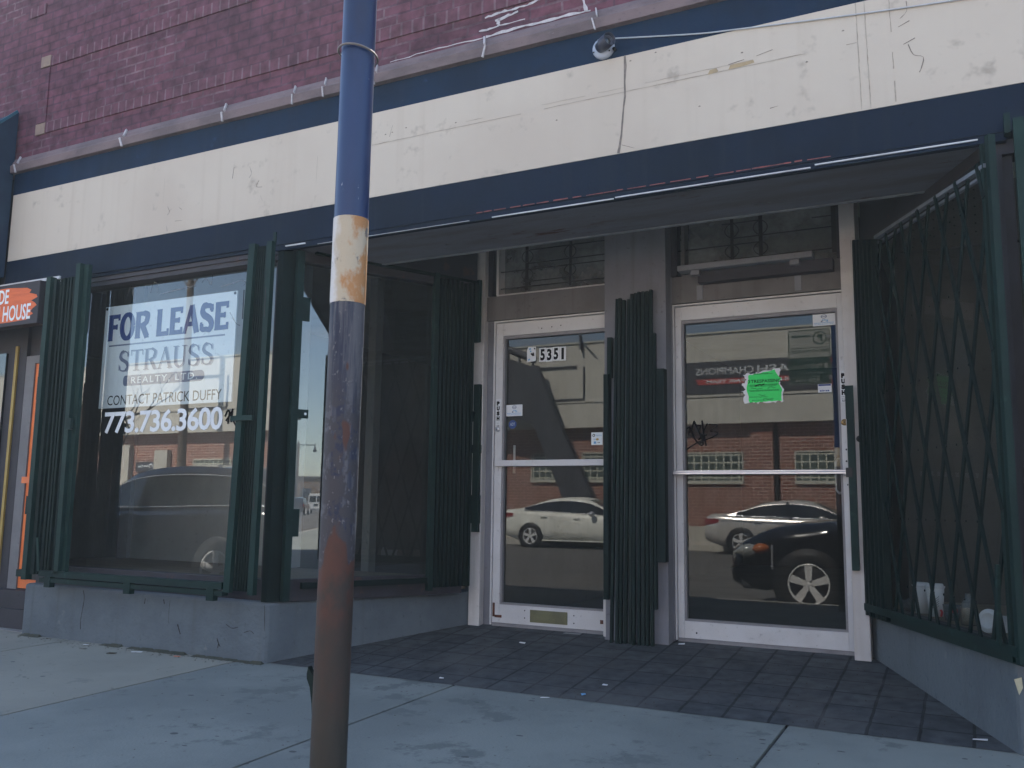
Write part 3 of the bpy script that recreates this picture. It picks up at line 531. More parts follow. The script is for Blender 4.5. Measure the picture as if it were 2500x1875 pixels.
along(GA, GB, .02, LS, -.05, .03, 2.385, 2.452, b); along(GA, GB, .02, LS, -.05, .02, .222, .355, b); along(GA, GB, LS - .06, LS, -.05, .025, .355, 2.385, b); along(GA, GB, .02, .05, -.05, .025, .355, 2.385, b)
along(GA, GB, .56, LS + .1, -.05, -.01, 2.452, 2.88, b)
w2 = b.build('display_window', 'frame', B)
def ap(p0, p1, t, o=0):
    d = Vector((p1[0] - p0[0], p1[1] - p0[1], 0)).normalized(); n = Vector((d.y, -d.x, 0)); q = Vector((p0[0], p0[1], 0)) + d * t + n * o; return (q.x, q.y)
pane('pane', (ap(GA, GB, .05), ap(GA, GB, LS - .06)), .355, 2.385, 'glass_side', w2)
RA = (.117, -1.4); RB = (-.57, 0)       # right bay, from street corner to door
b = MB(); along(RA, RB, .02, 1.5, .01, .09, 2.39, 2.455, b); along(RA, RB, .55, 1.54, .02, .06, 2.455, 2.88, b); along(RA, RB, .02, 1.5, .0, .07, .227, .29, b); along(RA, RB, 1.45, 1.52, .01, .07, .29, 2.39, b); along(RA, RB, .0, .06, .01, .07, .29, 2.39, b)
w3 = b.build('display_window', 'frame', B); pane('pane', (ap(RA, RB, .06, .04), ap(RA, RB, 1.45, .04)), .29, 2.39, 'glass_right', w3)
b = MB(); b.box(.15, 7.2, -1.37, -1.25, 2.39, 2.455); b.box(.15, 7.2, -1.34, -1.25, .227, .34); b.box(.15, .22, -1.34, -1.25, .34, 2.39)
w4 = b.build('display_window', 'frame', B); pane('pane', ((.22, -1.3), (7.1, -1.3)), .34, 2.39, 'glass', w4)
# phone number painted on the window
b = MB(); fn = P(-1.302)
text(b, '773.736.3600', -5.585, -4.43, 1.303, 1.462, fn, .0, .022, sp=.92); plab(b.build('lettering', 'paint_white', w1), 'white painted telephone number on the window')
b = MB()
for pts in ([(-4.41, 1.39), (-4.385, 1.43), (-4.36, 1.41), (-4.34, 1.44)], [(-4.40, 1.36), (-4.36, 1.40), (-4.34, 1.37), (-4.31, 1.33)], [(-4.38, 1.34), (-4.37, 1.42)], [(-4.35, 1.35), (-4.345, 1.43)]):
    b.ribbon(cr(pts, 3), .014, P(-1.302), .001)
b.build('graffiti', 'ink', w1)
# smears of old tape glue on the glass
b = MB()
for pts in ([(-5.45, 2.30), (-5.40, 2.38), (-5.38, 2.31)], [(-4.52, 2.285), (-4.40, 2.30), (-4.33, 2.31), (-4.29, 2.29), (-4.33, 2.265)], [(-4.70, 2.33), (-4.66, 2.36), (-4.61, 2.31), (-4.60, 2.38)], [(-5.2, 2.31), (-5.18, 2.38), (-5.14, 2.37), (-5.13, 2.30)], [(-5.1, 2.29), (-4.9, 2.31), (-4.75, 2.315)], [(-4.42, 2.1), (-4.36, 2.02), (-4.32, 2.0)]):
    q = cr(pts, 5); b.ribbon(q, [.008 * random.uniform(.4, 1.5) for _ in q], P(-1.301), .001)
gm = glass_mat('glue smear', .4, tint=(.8, .82, .85), dirt=.28); b.build('glue_smear', gm, w1)
# white posts, pier, reveals
b = MB(); b.box(-3.237, -3.147, -.05, .12, -.03, 2.86); o = b.build('post', 'white', B, bevel=.004)
b = MB(); b.box(-.655, -.565, -.11, .12, -.06, 2.86); o = b.build('post', 'white', B, bevel=.004)
b = MB(); b.box(-2.172, -1.742, -.13, .12, -.04, 2.86); b.build('pier', 'pier', B, bevel=.004)
b = MB(); b.box(-3.147, -3.082, .01, .12, -.02, 2.36); b.box(-1.742, -1.735, -.02, .12, -.02, 2.36); b.build('door_reveal', 'pier', B)
b = MB(); b.box(-2.178, -2.162, -.134, -.126, .0, 1.70); b.build('corner_strip', 'white', B)
# transoms
for x0, x1 in ((-3.147, -2.172), (-1.742, -.655)):
    b = MB(); b.box(x0, x1, -.012, .1, 2.178, 2.358); b.build('transom_panel', 'panelgrey', B)
    b = MB(); b.box(x0 + .08, x1, -.014, .1, 2.3585, 2.368); b.box(x0 + .075, x0 + .095, -.012, .1, 2.3685, 2.86); b.build('transom_frame', 'panelgrey' if x0 > -2 else 'white', B)
    f_ = MB(); f_.box(x0, x0 + .04, .0, .1, 2.3685, 2.86); f_.box(x1 - .03, x1, .0, .1, 2.3685, 2.86); tw = f_.build('transom_window', 'frame', B)
    pane('pane', ((x0 + .04, .085), (x1 - .03, .085)), 2.365, 2.86, 'glass_dark', tw)
def grille(verts, rods, loops):
    b = MB()
    for x, z0, z1, w in verts: b.box(x - w / 2, x + w / 2, .02, .032, z0, z1)
    for xa, xb, z in rods: b.tube([(xa, .022, z), (xb, .022, z)], .0042, 6)
    for x, z0, z1 in loops:
        for s in (-1, 1):
            b.tube([(x + s * .045 * math.sin(math.pi * min(1, t * 1.0)) ** .7 if 0 < t < 1 else x, .016, z0 + (z1 - z0) * t) for t in [i / 10 for i in range(11)]], .0035, 5)
    return b.build('window_grille', 'black', B)
grille([(-2.838, 2.39, 2.80, .024), (-2.49, 2.39, 2.80, .018)], [(-3.07, -2.18, 2.418), (-3.07, -2.18, 2.545), (-2.838, -2.18, 2.59), (-2.838, -2.49, 2.455), (-2.838, -2.18, 2.69), (-2.98, -2.98 + .001, 2.6)], [(-2.49, 2.46, 2.55), (-2.49, 2.59, 2.69), (-2.83, 2.46, 2.55), (-2.83, 2.59, 2.69)])
grille([(-1.336, 2.40, 2.80, .02), (-1.15, 2.40, 2.80, .024), (-.70, 2.42, 2.80, .03)], [(-1.70, -1.15, 2.42), (-1.70, -1.15, 2.545), (-1.336, -.70, 2.588), (-1.336, -.70, 2.447), (-1.40, -1.15, 2.69), (-.83, -.70, 2.66)], [(-1.336, 2.455, 2.545), (-1.336, 2.588, 2.69), (-1.15, 2.455, 2.545), (-1.15, 2.588, 2.69)])
# doors
def door(x0, x1, gx0, gx1, gz0, gz1, H=2.17):
    b = MB()
    b.box(x0, x0 + .012, -.018, .05, .0, H); b.box(x1 - .012, x1, -.018, .05, .0, H); b.box(x0 + .012, x1 - .012, -.018, .05, H - .012, H)      # jamb edges
    b.box(x0 + .015, gx0, -.006, .046, .014, H - .017); b.box(gx1, x1 - .015, -.006, .046, .014, H - .017)
    b.box(gx0, gx1, -.006, .046, .014, gz0); b.box(gx0, gx1, -.006, .046, gz1, H - .017)
    d = b.build('door', 'alu', B, bevel=.0025)
    b = MB(); k = .014
    b.box(gx0 + .0005, gx0 + k, .002, .04, gz0 + .0005, gz1 - .0005); b.box(gx1 - k, gx1 - .0005, .002, .04, gz0 + .0005, gz1 - .0005); b.box(gx0 + k, gx1 - k, .002, .04, gz0 + .0005, gz0 + k); b.box(gx0 + k, gx1 - k, .002, .04, gz1 - k - .008, gz1 - .0005)
    b.build('glazing_bead', 'alu_edge', d)
    pane('pane', ((gx0 + k, .03), (gx1 - k, .03)), gz0 + k, gz1 - k, 'glass_door', d)
    b = MB(); b.box(x0 + .015, x1 - .015, -.01, .09, -.02, .013); b.build('threshold', 'alu_edge', d)
    return d
DL = door(-3.082, -2.02, -3.01, -2.10, .14, 2.057); DR = door(-1.733, -.60, -1.677, -.695, .119, 2.062)
b = MB(); b.box(-3.05, -2.06, -.04, -.012, 1.106, 1.149); b.box(-3.06, -3.03, -.0119, -.0065, 1.07, 1.18); plab(b.build('push_bar', 'alu', DL, bevel=.004), 'flat white push bar')
b = MB(); b.box(-1.722, -.668, -.075, -.045, 1.042, 1.056); b.box(-1.722, -.668, -.068, -.05, 1.0562, 1.068); b.box(-1.722, -1.69, -.0445, -.0065, 1.038, 1.07); b.box(-.69, -.66, -.0445, -.0065, 1.038, 1.07); plab(b.build('push_bar', 'chrome', DR, bevel=.003), 'silver push bar across the glass')
b = MB(); b.tube([(-2.945, .07, 1.06), (-2.945, .07, 1.262)], .009, 8); b.build('pull_handle', 'paint_white', DL)
b = MB(); b.tube([(-.70, .04, 1.138), (-.73, .062, 1.138), (-.745, .068, 1.12), (-.745, .068, .95), (-.73, .062, .932), (-.70, .04, .932)], .0075, 8); b.build('pull_handle', 'chrome', DR)
for d, x, z in ((DL, -3.045, 1.375), (DR, -.676, 1.354)):
    b = MB(); b.lathe((x, -.006, z), [(0, .012), (.014, .012), (.019, .006), (.02, 0)], (0, -1, 0), 16); b.build('lock', 'brass' if d is DR else 'chrome', d)
    b = MB(); b.lathe((x, -.0185, z), [(0, .0), (.005, 0)], (0, -1, 0), 10); b.build('keyhole', 'black', d)
b = MB(); b.box(-2.767, -2.487, -.012, -.0065, .036, .119); b.box(-2.73, -2.525, -.0155, -.0125, .055, .1); plab(b.build('mail_slot', 'olive', DL, bevel=.002), 'olive mail slot plate')
b = MB()
b.box(-3.062, -3.045, -.009, -.0065, .055, .15); b.box(-3.045, -2.99, -.009, -.0065, .05, .068); b.box(-2.25, -2.19, -.01, -.0065, .06, .085)
b.build('rust_patch', 'rust', DL)
b = MB()
for d_, pts in ((0, [(-2.81, .11), (-2.81, .06), (-2.44, .10), (-2.44, .05), (-2.62, 2.095), (-2.70, 2.09), (-2.55, 2.10)]),):
    for x, z in pts: b.lathe((x, -.0068, z), [(0, 0), (.005, 0)], (0, -1, 0), 8)
b.build('screw_hole', 'black', DL)
b = MB()
for x, z in ((-1.60, .05), (-.672, 1.12), (-.67, 1.19), (-.668, .98)): b.lathe((x, -.0068, z), [(0, 0), (.006, 0)], (0, -1, 0), 8)
b.build('screw_hole', 'black', DR)
def sticker(d, rect, mats, label, draw=None, Y=.0285, par=None):
    x0, x1, z0, z1 = rect; b = MB(); f = P(Y); b.add([f(x0, z0, 0), f(x1, z0, 0), f(x1, z1, 0), f(x0, z1, 0)], [(0, 1, 2, 3)])
    if draw: draw(b, f, x0, x1, z0, z1)
    return plab(b.build('sticker', mats, d), label)
def scr(b, f, x0, x1, z, w, mi, n=1):     # a line of unreadable fine print
    x = x0
    while x < x1: k = random.uniform(.004, .012); b.ribbon([(x, z), (min(x1, x + k), z)], w, f, .0008, mi); x += k + .0025
def dcard(b, f, x0, x1, z0, z1):
    W_ = x1 - x0; H = z1 - z0
    b.ribbon([(x0 + W_ * .5 + .016 * math.cos(t * .4), z0 + H * .78 + .011 * math.sin(t * .4)) for t in range(17)], .004, f, .0008, 2); b.ribbon([(x0 + W_ * .4, z0 + H * .78), (x0 + W_ * .6, z0 + H * .78)], .004, f, .001, 2)
    scr(b, f, x0 + W_ * .42, x0 + W_ * .6, z0 + H * .48, .008, 1); scr(b, f, x0 + W_ * .36, x0 + W_ * .46, z0 + H * .36, .01, 2); scr(b, f, x0 + W_ * .58, x0 + W_ * .68, z0 + H * .4, .014, 1)
    scr(b, f, x0 + W_ * .06, x0 + W_ * .93, z0 + H * .24, .004, 1); scr(b, f, x0 + W_ * .06, x0 + W_ * .9, z0 + H * .12, .003, 1)
sticker(DR, (-.845, -.712, 1.962, 2.036), ['paper', 'ink_lblue', 'ink_grey'], 'white card with small blue print, corner peeling', dcard)
sticker(DL, (-2.995, -2.864, 1.470, 1.552), ['paper', 'ink_lblue', 'ink_grey'], 'white card with small blue print', dcard)
def dblue(b, f, x0, x1, z0, z1):
    b.add([f(x0 + .003, z1 - .012, .0006), f(x1 - .003, z1 - .012, .0006), f(x1 - .003, z1 - .001, .0006), f(x0 + .003, z1 - .001, .0006)], [(0, 1, 2, 3)], 1); scr(b, f, x0 + .01, x1 - .012, z0 + .01, .009, 1)
    for k in range(3): scr(b, f, x0 + .006, x1 - .006, z0 + .02 + k * .005, .0015, 2)
sticker(DR, (-.827, -.747, 1.545, 1.597), ['paper', 'ink_blue', 'ink_shadow'], 'small white label with a navy heading', dblue)
def dadt(b, f, x0, x1, z0, z1): text(b, 'ADT', x0 + .012, x1 - .012, (z0 + z1) / 2 - .012, (z0 + z1) / 2 + .012, f, .0008, .02, mi=1)
b = MB(); f = P(.0285); q = [(-2.942 + .033 * math.cos(i * math.pi / 4 + math.pi / 8), 1.41 + .033 * math.sin(i * math.pi / 4 + math.pi / 8)) for i in range(8)]; b.add([f(u, v, 0) for u, v in q], [tuple(range(8))]); text(b, 'ADT', -2.962, -2.922, 1.40, 1.422, f, .0008, .02, mi=1); plab(b.build('sticker', ['ink_blue', 'ink_shadow'], DL), 'blue octagonal alarm sticker')
def dsq(b, f, x0, x1, z0, z1):
    text(b, 'Square', x0 + .032, x1 - .008, z1 - .03, z1 - .012, f, .0008, mi=1); q = [(x0 + .018 + .008 * math.cos(i * math.pi / 4), z1 - .02 + .008 * math.sin(i * math.pi / 4)) for i in range(9)]; b.ribbon(q, .005, f, .0008, 2)
    text(b, 'VISA', x0 + .015, x0 + .036, z0 + .034, z0 + .043, f, .0008, .02, mi=1); b.add([f(x0 + .045 + .012 * math.cos(i), z0 + .038 + .008 * math.sin(i), .0008) for i in range(6)], [tuple(range(6))], 3)
    b.add([f(x0 + .018, z0 + .008, .0008), f(x0 + .036, z0 + .008, .0008), f(x0 + .036, z0 + .024, .0008), f(x0 + .018, z0 + .024, .0008)], [(0, 1, 2, 3)], 1); scr(b, f, x0 + .046, x0 + .066, z0 + .016, .004, 2)
sticker(DL, (-2.33, -2.247, 1.250, 1.336), ['sign_white', 'ink_lblue', 'ink', 'yellow'], 'pale blue card payment sticker', dsq)
def dpush(b, f, x0, x1, z0, z1):
    H = z1 - z0
    for i, c in enumerate('PUSH'): text(b, c, x0 + .006, x1 - .006, z1 - H * (.07 + .18 * (i + 1)) + H * .022, z1 - H * (.07 + .18 * i), f, .0008, .09, mi=1)
    for k in range(3): scr(b, f, x0 + .005, x1 - .005, z0 + H * (.08 + .05 * k), .002, 1)
    text(b, 'Adm', x0 + .006, x1 - .006, z0 + H * .02, z0 + H * .07, f, .0008, .02, mi=1); scr(b, f, x0 + .005, x1 - .005, z1 - .007, .002, 1)
sticker(DL, (-3.060, -3.024, 1.39, 1.592), ['paper', 'ink'], 'vertical white PUSH sticker', dpush, Y=-.0072)
sticker(DR, (-.692, -.657, 1.475, 1.667), ['paper', 'ink'], 'vertical white PUSH sticker', dpush, Y=-.0072)
b = MB(); f = P(.0285)
for i, c in enumerate('5351'):
    x0 = -2.733 + i * .0525; z0 = 1.853 + (.001, -.001, .0015, .0)[i]; b.add([f(x0, z0, i * .0002), f(x0 + .0515, z0, i * .0002), f(x0 + .0515, z0 + .1, i * .0002), f(x0, z0 + .1, i * .0002)], [(0, 1, 2, 3)])
    text(b, c, x0 + (.008 if c != '1' else .016), x0 + (.044 if c != '1' else .036), z0 + .008, z0 + .092, f, .0012, .045, mi=1)
plab(b.build('house_number', ['paper', 'ink'], DL), 'white tiles reading 5351')
b = MB(); q = [(-2.832, 1.858), (-2.768, 1.862), (-2.760, 1.87), (-2.762, 1.966), (-2.822, 1.968), (-2.832, 1.945)]; b.add([f(u, v, 0) for u, v in q], [tuple(range(6))])
for pts, mi in (([(-2.80, 1.92), (-2.785, 1.905), (-2.775, 1.91)], 1), ([(-2.783, 1.925), (-2.779, 1.90)], 1), ([(-2.822, 1.872), (-2.808, 1.878)], 2), ([(-2.815, 1.95), (-2.80, 1.955)], 2), ([(-2.805, 1.93), (-2.80, 1.94)], 2), ([(-2.775, 1.95), (-2.768, 1.957)], 1)): b.ribbon(pts, .012, f, .0008, mi)
plab(b.build('sticker', ['paper', 'ink', 'ink_lblue'], DL), 'torn white sticker with blue and black marks')
b = MB()   # marker tag
for pts, w in (([(-1.655, 1.345), (-1.635, 1.355), (-1.63, 1.325)], .008), ([(-1.64, 1.33), (-1.645, 1.30), (-1.64, 1.35)], .006), ([(-1.61, 1.385), (-1.625, 1.33), (-1.60, 1.27), (-1.565, 1.235), (-1.55, 1.25), (-1.58, 1.33), (-1.61, 1.395)], .011), ([(-1.59, 1.36), (-1.565, 1.36), (-1.58, 1.32), (-1.555, 1.30), (-1.58, 1.27)], .009), ([(-1.555, 1.395), (-1.545, 1.31), (-1.53, 1.23)], .011), ([(-1.52, 1.375), (-1.55, 1.31), (-1.525, 1.30)], .009), ([(-1.51, 1.37), (-1.455, 1.36), (-1.50, 1.325), (-1.452, 1.31), (-1.50, 1.28), (-1.58, 1.255), (-1.665, 1.205), (-1.668, 1.185)], .0085), ([(-1.57, 1.29), (-1.54, 1.28)], .03), ([(-1.575, 1.25), (-1.55, 1.26)], .022)):
    q = cr(pts, 5); b.ribbon(q, [w * random.uniform(.8, 1.15) for _ in q], f, .0002 + len(b.v) * 1e-6)
plab(b.build('graffiti', 'ink', DR), 'black marker tag scrawled on the glass')
# ------------------------------------------------------------------ folding security gates
GG = 'folding security gates on the shop front'
def gate(label, loc): return thing('security_gate', label, 'security gate', loc, GG)
def stack(xa, xb, Y, z0, z1, n, lean=0., jit=.004, tops=None, dep=.03):
    b = MB()
    for i in range(n):
        t = (i + .5) / n; x = xa + (xb - xa) * t; w = (xb - xa) / n * .52
        dx = lean + random.uniform(-jit, jit); zt = (tops[i] if tops else z1 + random.uniform(-.006, .006))
        y = Y + random.uniform(-.012, .012)
        b.bar((x - dx, y, z0 + random.uniform(0, .008)), (x + dx, y + random.uniform(-.006, .006), zt), w, dep, (1, 0, 0))
        if i % 2 == 0: b.bar((x + dx + w * .7, y + .02, z0 + .03), (x - dx + w * .7, y + .02, zt - .03), w * .6, .006, (1, 0, 0))
        for k in range(5): b.lathe((x, y - dep / 2 - .0005, z0 + .2 + k * (zt - z0 - .4) / 4), [(0, .003), (.004, .003), (.006, 0)], (0, -1, 0), 6)
    return b
# left end of the front window
g = gate('green folded gate stack at the left end of the front window, by the orange door', (-5.9, -1.5, .22))
b = MB(); b.box(-6.06, -6.012, -1.52, -1.47, .262, 2.466); b.build('gate_post', 'green_mid', g)
b = MB(); b.bar((-5.68, -1.51, .31), (-5.70, -1.51, 2.528), .045, .04, (1, 0, 0)); b.box(-5.675, -5.625, -1.50, -1.47, .31, 2.52); b.build('gate_post', 'green_mid', g)
stack(-6.0, -5.71, -1.49, .30, 2.44, 9, .0, .008).build('lattice', 'green_dk', g)
b = MB(); b.box(-6.1, -6.06, -1.505, -1.48, .72, .85); b.box(-6.085, -6.06, -1.505, -1.48, 1.55, 1.72); b.box(-5.69, -5.64, -1.535, -1.51, 1.32, 1.40); b.box(-6.12, -6.06, -1.52, -1.48, .28, .33); b.build('latch', 'green', g)
b = MB(); b.bar((-5.86, -1.53, .33), (-5.90, -1.53, .56), .022, .008, (1, 0, 0)); b.build('brace', 'green_mid', g)
# right end of the front window + bottom track
g = gate('green folded gate stack at the right end of the front window, beside the bay corner', (-4.0, -1.5, .22))
b = MB(); b.bar((-4.095, -1.51, .28), (-4.035, -1.51, 2.468), .05, .035, (1, 0, 0)); b.build('gate_post', 'green_mid', g)
b = MB(); b.bar((-3.90, -1.51, .274), (-3.888, -1.51, 2.467), .042, .035, (1, 0, 0)); b.build('gate_post', 'green_mid', g)
b = MB()
for i in range(6):
    t = (i + .5) / 6; b.bar((-4.06 + .13 * t, -1.49, .29), (-4.01 + .10 * t, -1.49, 2.45), .011, .03, (1, 0, 0)); b.bar((-4.05 + .13 * t, -1.475, .29), (-4.02 + .10 * t, -1.475, 2.44), .007, .02, (1, 0, 0))
b.build('lattice', 'green_dk', g)
b = MB(); b.box(-4.12, -3.94, -1.545, -1.53, 1.33, 1.362); b.build('latch', 'green_mid', g)
b = MB(); b.box(-4.084, -4.078, -1.529, -1.526, 1.98, 2.17); b.box(-3.902, -3.896, -1.529, -1.526, 1.98, 2.17); b.box(-4.10, -4.094, -1.5295, -1.526, .78, .9); b.box(-3.908, -3.902, -1.5295, -1.526, .78, .9); b.build('slot', 'black', g)
b = MB(); b.bar((-3.87, -1.50, 2.46), (-3.87, -1.50, 2.53), .02, .012, (1, 0, 0)); b.build('hinge_pin', 'green', g)
b = MB(); b.box(-5.86, -4.13, -1.53, -1.48, .295, .336); b.box(-5.86, -4.13, -1.52, -1.47, .255, .285)
for x in (-5.80, -5.0, -4.26): b.box(x, x + .06, -1.525, -1.485, .222, .295)
b.build('bottom_track', 'green', g)
# side of left bay, stack near the white post
g = gate('green folded gate stack beside the left white post, in the shadow of the entry', (-3.26, -.2, .22))
b = MB()
for i in range(9): along(GA, (-3.225, -.06), 1.07 + i * .034, 1.07 + i * .034 + .017, .06 + random.uniform(0, .01), .095, .27, 2.43 + random.uniform(-.01, .01), b)
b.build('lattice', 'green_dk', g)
b = MB(); along(GA, (-3.225, -.06), 1.02, 1.055, .06, .10, .25, 2.46, b); along(GA, (-3.225, -.06), 1.375, 1.40, .06, .12, 2.0, 2.46, b); b.build('gate_post', 'green', g)
b = MB(); along(GA, (-3.225, -.06), .12, 1.05, .06, .09, .30, .338, b); along(GA, (-3.225, -.06), .12, 1.38, .06, .09, 2.435, 2.455, b); b.build('bottom_track', 'green_dk', g)
# corner post with tabs
g = gate('green gate post with small lock tabs at the street corner of the left bay', (-3.82, -1.3, .22))
b = MB(); along(GA, (-3.225, -.06), .0, .045, .04, .085, .23, 2.44, b); b.build('gate_post', 'green', g)
b = MB()
for z0, z1, w in ((1.985, 2.14, .1), (1.36, 1.415, .12), (.62, .79, .09)): along(GA, (-3.225, -.06), .04, w, .06, .07, z0, z1, b)
b.build('latch', 'green', g)
b = MB(); q = ap(GA, (-3.225, -.06), .10, .0703); b.lathe((q[0], q[1], 1.388), [(0, .001), (.009, 0)], (.89, -.46, 0), 12); b.build('latch_hole', 'sign_white', g)
# leaning on the pier between the doors
g = gate('green folded gate stack standing against the pier between the two doors', (-1.95, -.2, -.03))
tops = [2.205, 2.205, 2.20, 2.20, 2.235, 2.24, 2.24, 2.243, 2.243, 2.245]
b = MB()
for i in range(10):
    t = i / 9; xb = -2.098 + .27 * t; xt = -2.062 + .235 * t; y = -.185 + random.uniform(-.01, .01)
    jx = random.uniform(-.006, .006); b.bar((xb + jx, y, -.028), (xt - jx * .6, y + .01, tops[i] + random.uniform(-.008, .004)), .0165, .03, (1, 0, 0), mi=i % 3 % 2)
    for k in range(7): b.lathe((xb + jx + (xt - xb) * k / 7, y - .0148 + .01 * k / 7, .2 + k * .29), [(0, .003), (.0045, .002), (.0055, 0)], (0, -1, 0), 7, mi=1)
    if i % 3 == 1: b.bar((xb + .02, y + .03, .02), (xt - .012, y + .03, tops[i] - .06), .012, .006, (1, 0, 0))
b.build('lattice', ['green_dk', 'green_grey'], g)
b = MB(); b.box(-2.152, -2.118, -.20, -.14, .24, 1.70); b.bar((-2.12, -.16, 1.68), (-2.115, -.17, 1.95), .03, .04, (1, 0, 0)); b.build('gate_post', 'green_dk', g)
b = MB(); b.box(-1.80, -1.737, -.20, -.135, .49, 1.717); b.bar((-1.80, -.2, .2), (-1.797, -.2, 1.95), .014, .04, (1, 0, 0)); b.build('gate_post', 'green_dk', g)
# right bay: opened lattice
g = gate('green gate with open diamond lattice across the right bay window', (-.2, -.75, .22))
def rp_(s, o, z): q = ap(RB, RA, s, o); return (q[0], q[1], z)
LEN = 1.72; Z0, Z1 = .29, 2.325
def latt(kk, o, s0):
    b = MB(); sl = 3.3; s = s0
    while s < LEN + 1.2:
        # line z = Z1 - (s_top - s)*sl*kk
        pts = []
        sa, za = s, Z1; sb = s - kk * (Z1 - Z0) / sl; zb = Z0
        (p, q) = ((sa, za), (sb, zb))
        def clip(p, q):
            a, c = Vector(p), Vector(q); out = []
            for lim, sg in ((.44, 1), (LEN - .07, -1)):
                fa, fc = (a.x - lim) * sg, (c.x - lim) * sg
                if fa < 0 and fc < 0: return None
                if fa < 0: a = a + (c - a) * (fa / (fa - fc))
                elif fc < 0: c = c + (a - c) * (fc / (fc - fa))
            return a, c
        r = clip(p, q)
        if r: b.bar(rp_(r[0].x, o, r[0].y), rp_(r[1].x, o, r[1].y), .022, .008, (.44, -.898, 0))
        s += .2
    return b
b1 = latt(1, .05, .1); b2 = latt(-1, .065, -1.0); b1.add(b2.v, b2.f); 
for k in range(6):
    for q_ in range(10):
        p_ = rp_(.5 + q_ * .1 + (.05 if k % 2 else 0), .071, .45 + k * .34); b1.lathe(p_, [(0, .004), (.005, .003), (.006, 0)], (-.898, -.44, 0), 6)
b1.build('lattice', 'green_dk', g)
b = MB(); b.bar(rp_(.44, .05, 2.356), rp_(1.66, .05, 2.30), .018, .03, (0, 0, 1)); b.bar(rp_(.44, .035, 2.325), rp_(1.66, .035, 2.27), .012, .02, (0, 0, 1)); b.build('top_track', 'trim_light', g)
b = MB(); b.bar(rp_(.05, .05, .285), rp_(1.70, .05, .285), .04, .04, (0, 0, 1)); b.bar(rp_(.05, .03, .245), rp_(1.70, .03, .245), .03, .03, (0, 0, 1)); b.build('bottom_track', 'green', g)
b = MB()
for s, w, zt in ((1.645, .024, 2.40), (1.695, .03, 2.42)): b.bar(rp_(s, .05, .24), rp_(s, .05, zt), w, .03, (.44, -.898, 0))
b.build('gate_post', 'green', g)
b = MB()
for s in (.03, .07, .11, .16, .21, .27, .33, .39): b.bar(rp_(s, .05, .24), rp_(s + .01, .05, 2.47 - .3 * s), .02, .035, (.44, -.898, 0))
b.build('gate_post', 'green_dk', g)
b = MB(); b.bar(rp_(1.61, .09, .30), rp_(1.63, .09, .62), .02, .012, (.44, -.898, 0)); b.build('brace', 'green', g)
# right front: folded gate at the frame edge
g = gate('green folded gate at the right edge, on the street side of the right bay', (.28, -1.5, .22))
b = MB(); b.box(.222, .262, -1.53, -1.47, .25, 2.487); b.build('gate_post', 'green_mid', g)
b = MB(); b.box(.19, .215, -1.49, -1.44, 2.44, 2.53); b.build('hinge_pin', 'green', g)
stack(.27, .55, -1.49, .28, 2.44, 8).build('lattice', 'green_dk', g)
# lock channels on the white posts
CG = 'steel lock channels on the white posts'
c = thing('lock_channel', 'dark green lock channel screwed to the left white post', 'lock channel', (-3.19, -.06, 1.1), CG)
b = MB(); b.box(-3.205, -3.155, -.085, -.0505, .639, 1.70); b.box(-3.215, -3.15, -.09, -.0505, .70, .90); b.box(-3.215, -3.15, -.09, -.0505, 1.20, 1.26); b.build('channel', 'green', c)
b = MB(); b.bar((-3.23, -.095, 1.40), (-3.195, -.095, 1.50), .03, .012, (1, 0, 0)); b.build('hasp', 'green_dk', c)
c = thing('lock_channel', 'dark green lock channel screwed to the right white post', 'lock channel', (-.61, -.12, 1.0), CG)
b = MB(); b.box(-.647, -.607, -.15, -.1105, .487, 1.49); b.box(-.65, -.603, -.154, -.1505, 1.36, 1.557); b.build('channel', 'green', c)
b = MB(); b.box(-.66, -.625, -.158, -.1545, 1.02, 1.075); b.lathe((-.582, -.111, 1.245), [(0, .012), (.016, .012), (.02, 0)], (0, -1, 0), 14); b.lathe((-.57, -.111, 1.222), [(0, .01), (.008, .01), (.01, 0)], (0, -1, 0), 10); b.build('padlock', 'black', c)

# ------------------------------------------------------------------ things on the shop front
s = thing('lease_sign', 'white FOR LEASE sign with blue and grey lettering behind the front window glass', 'sign', (-5.05, -1.27, 1.49))
b = MB(); b.box(-5.70, -4.39, -1.272, -1.262, 1.493, 2.253); b.build('board', 'sign_white', s)
SX, SZ = 1.31, .76
def sp_(u, v): return (-5.70 + SX * u, 2.253 - SZ * v)
def srow(st, u0, u1, va, vb, mats, **k):
    b = MB(); serif_text(b, st, *[sp_(u0, 0)[0], sp_(u1, 0)[0], sp_(0, vb)[1], sp_(0, va)[1]], P(-1.2725), **k); return b
WD = {'F': .9, 'O': 1.05, 'R': 1.08, ' ': .42, 'L': .9, 'E': .92, 'A': 1.1, 'S': .95, 'T': 1.05, 'U': 1.1}
srow('FOR LEASE', .035, .955, .085, .345, 0, tk=.25, tn=.165, sf=.05, wd=WD, lift=.0005).build('lettering', 'ink_blue', s)
srow('STRAUSS', .135, .865, .452, .652, 0, tk=.17, tn=.05, sf=.035, wd=WD, lift=.0005).build('lettering', 'ink_grey', s)
b = MB(); serif_text(b, 'STRAUSS', sp_(.143, 0)[0], sp_(.873, 0)[0], sp_(0, .658)[1], sp_(0, .458)[1], P(-1.2722), tk=.17, tn=.05, sf=.035, wd=WD, lift=.0001); b.build('letter_shadow', 'ink_shadow', s)
b = MB(); x0, z0 = sp_(.05, .40); x1, z1 = sp_(.93, .385); b.box(x0, x1, -1.2732, -1.2724, z0, z1)
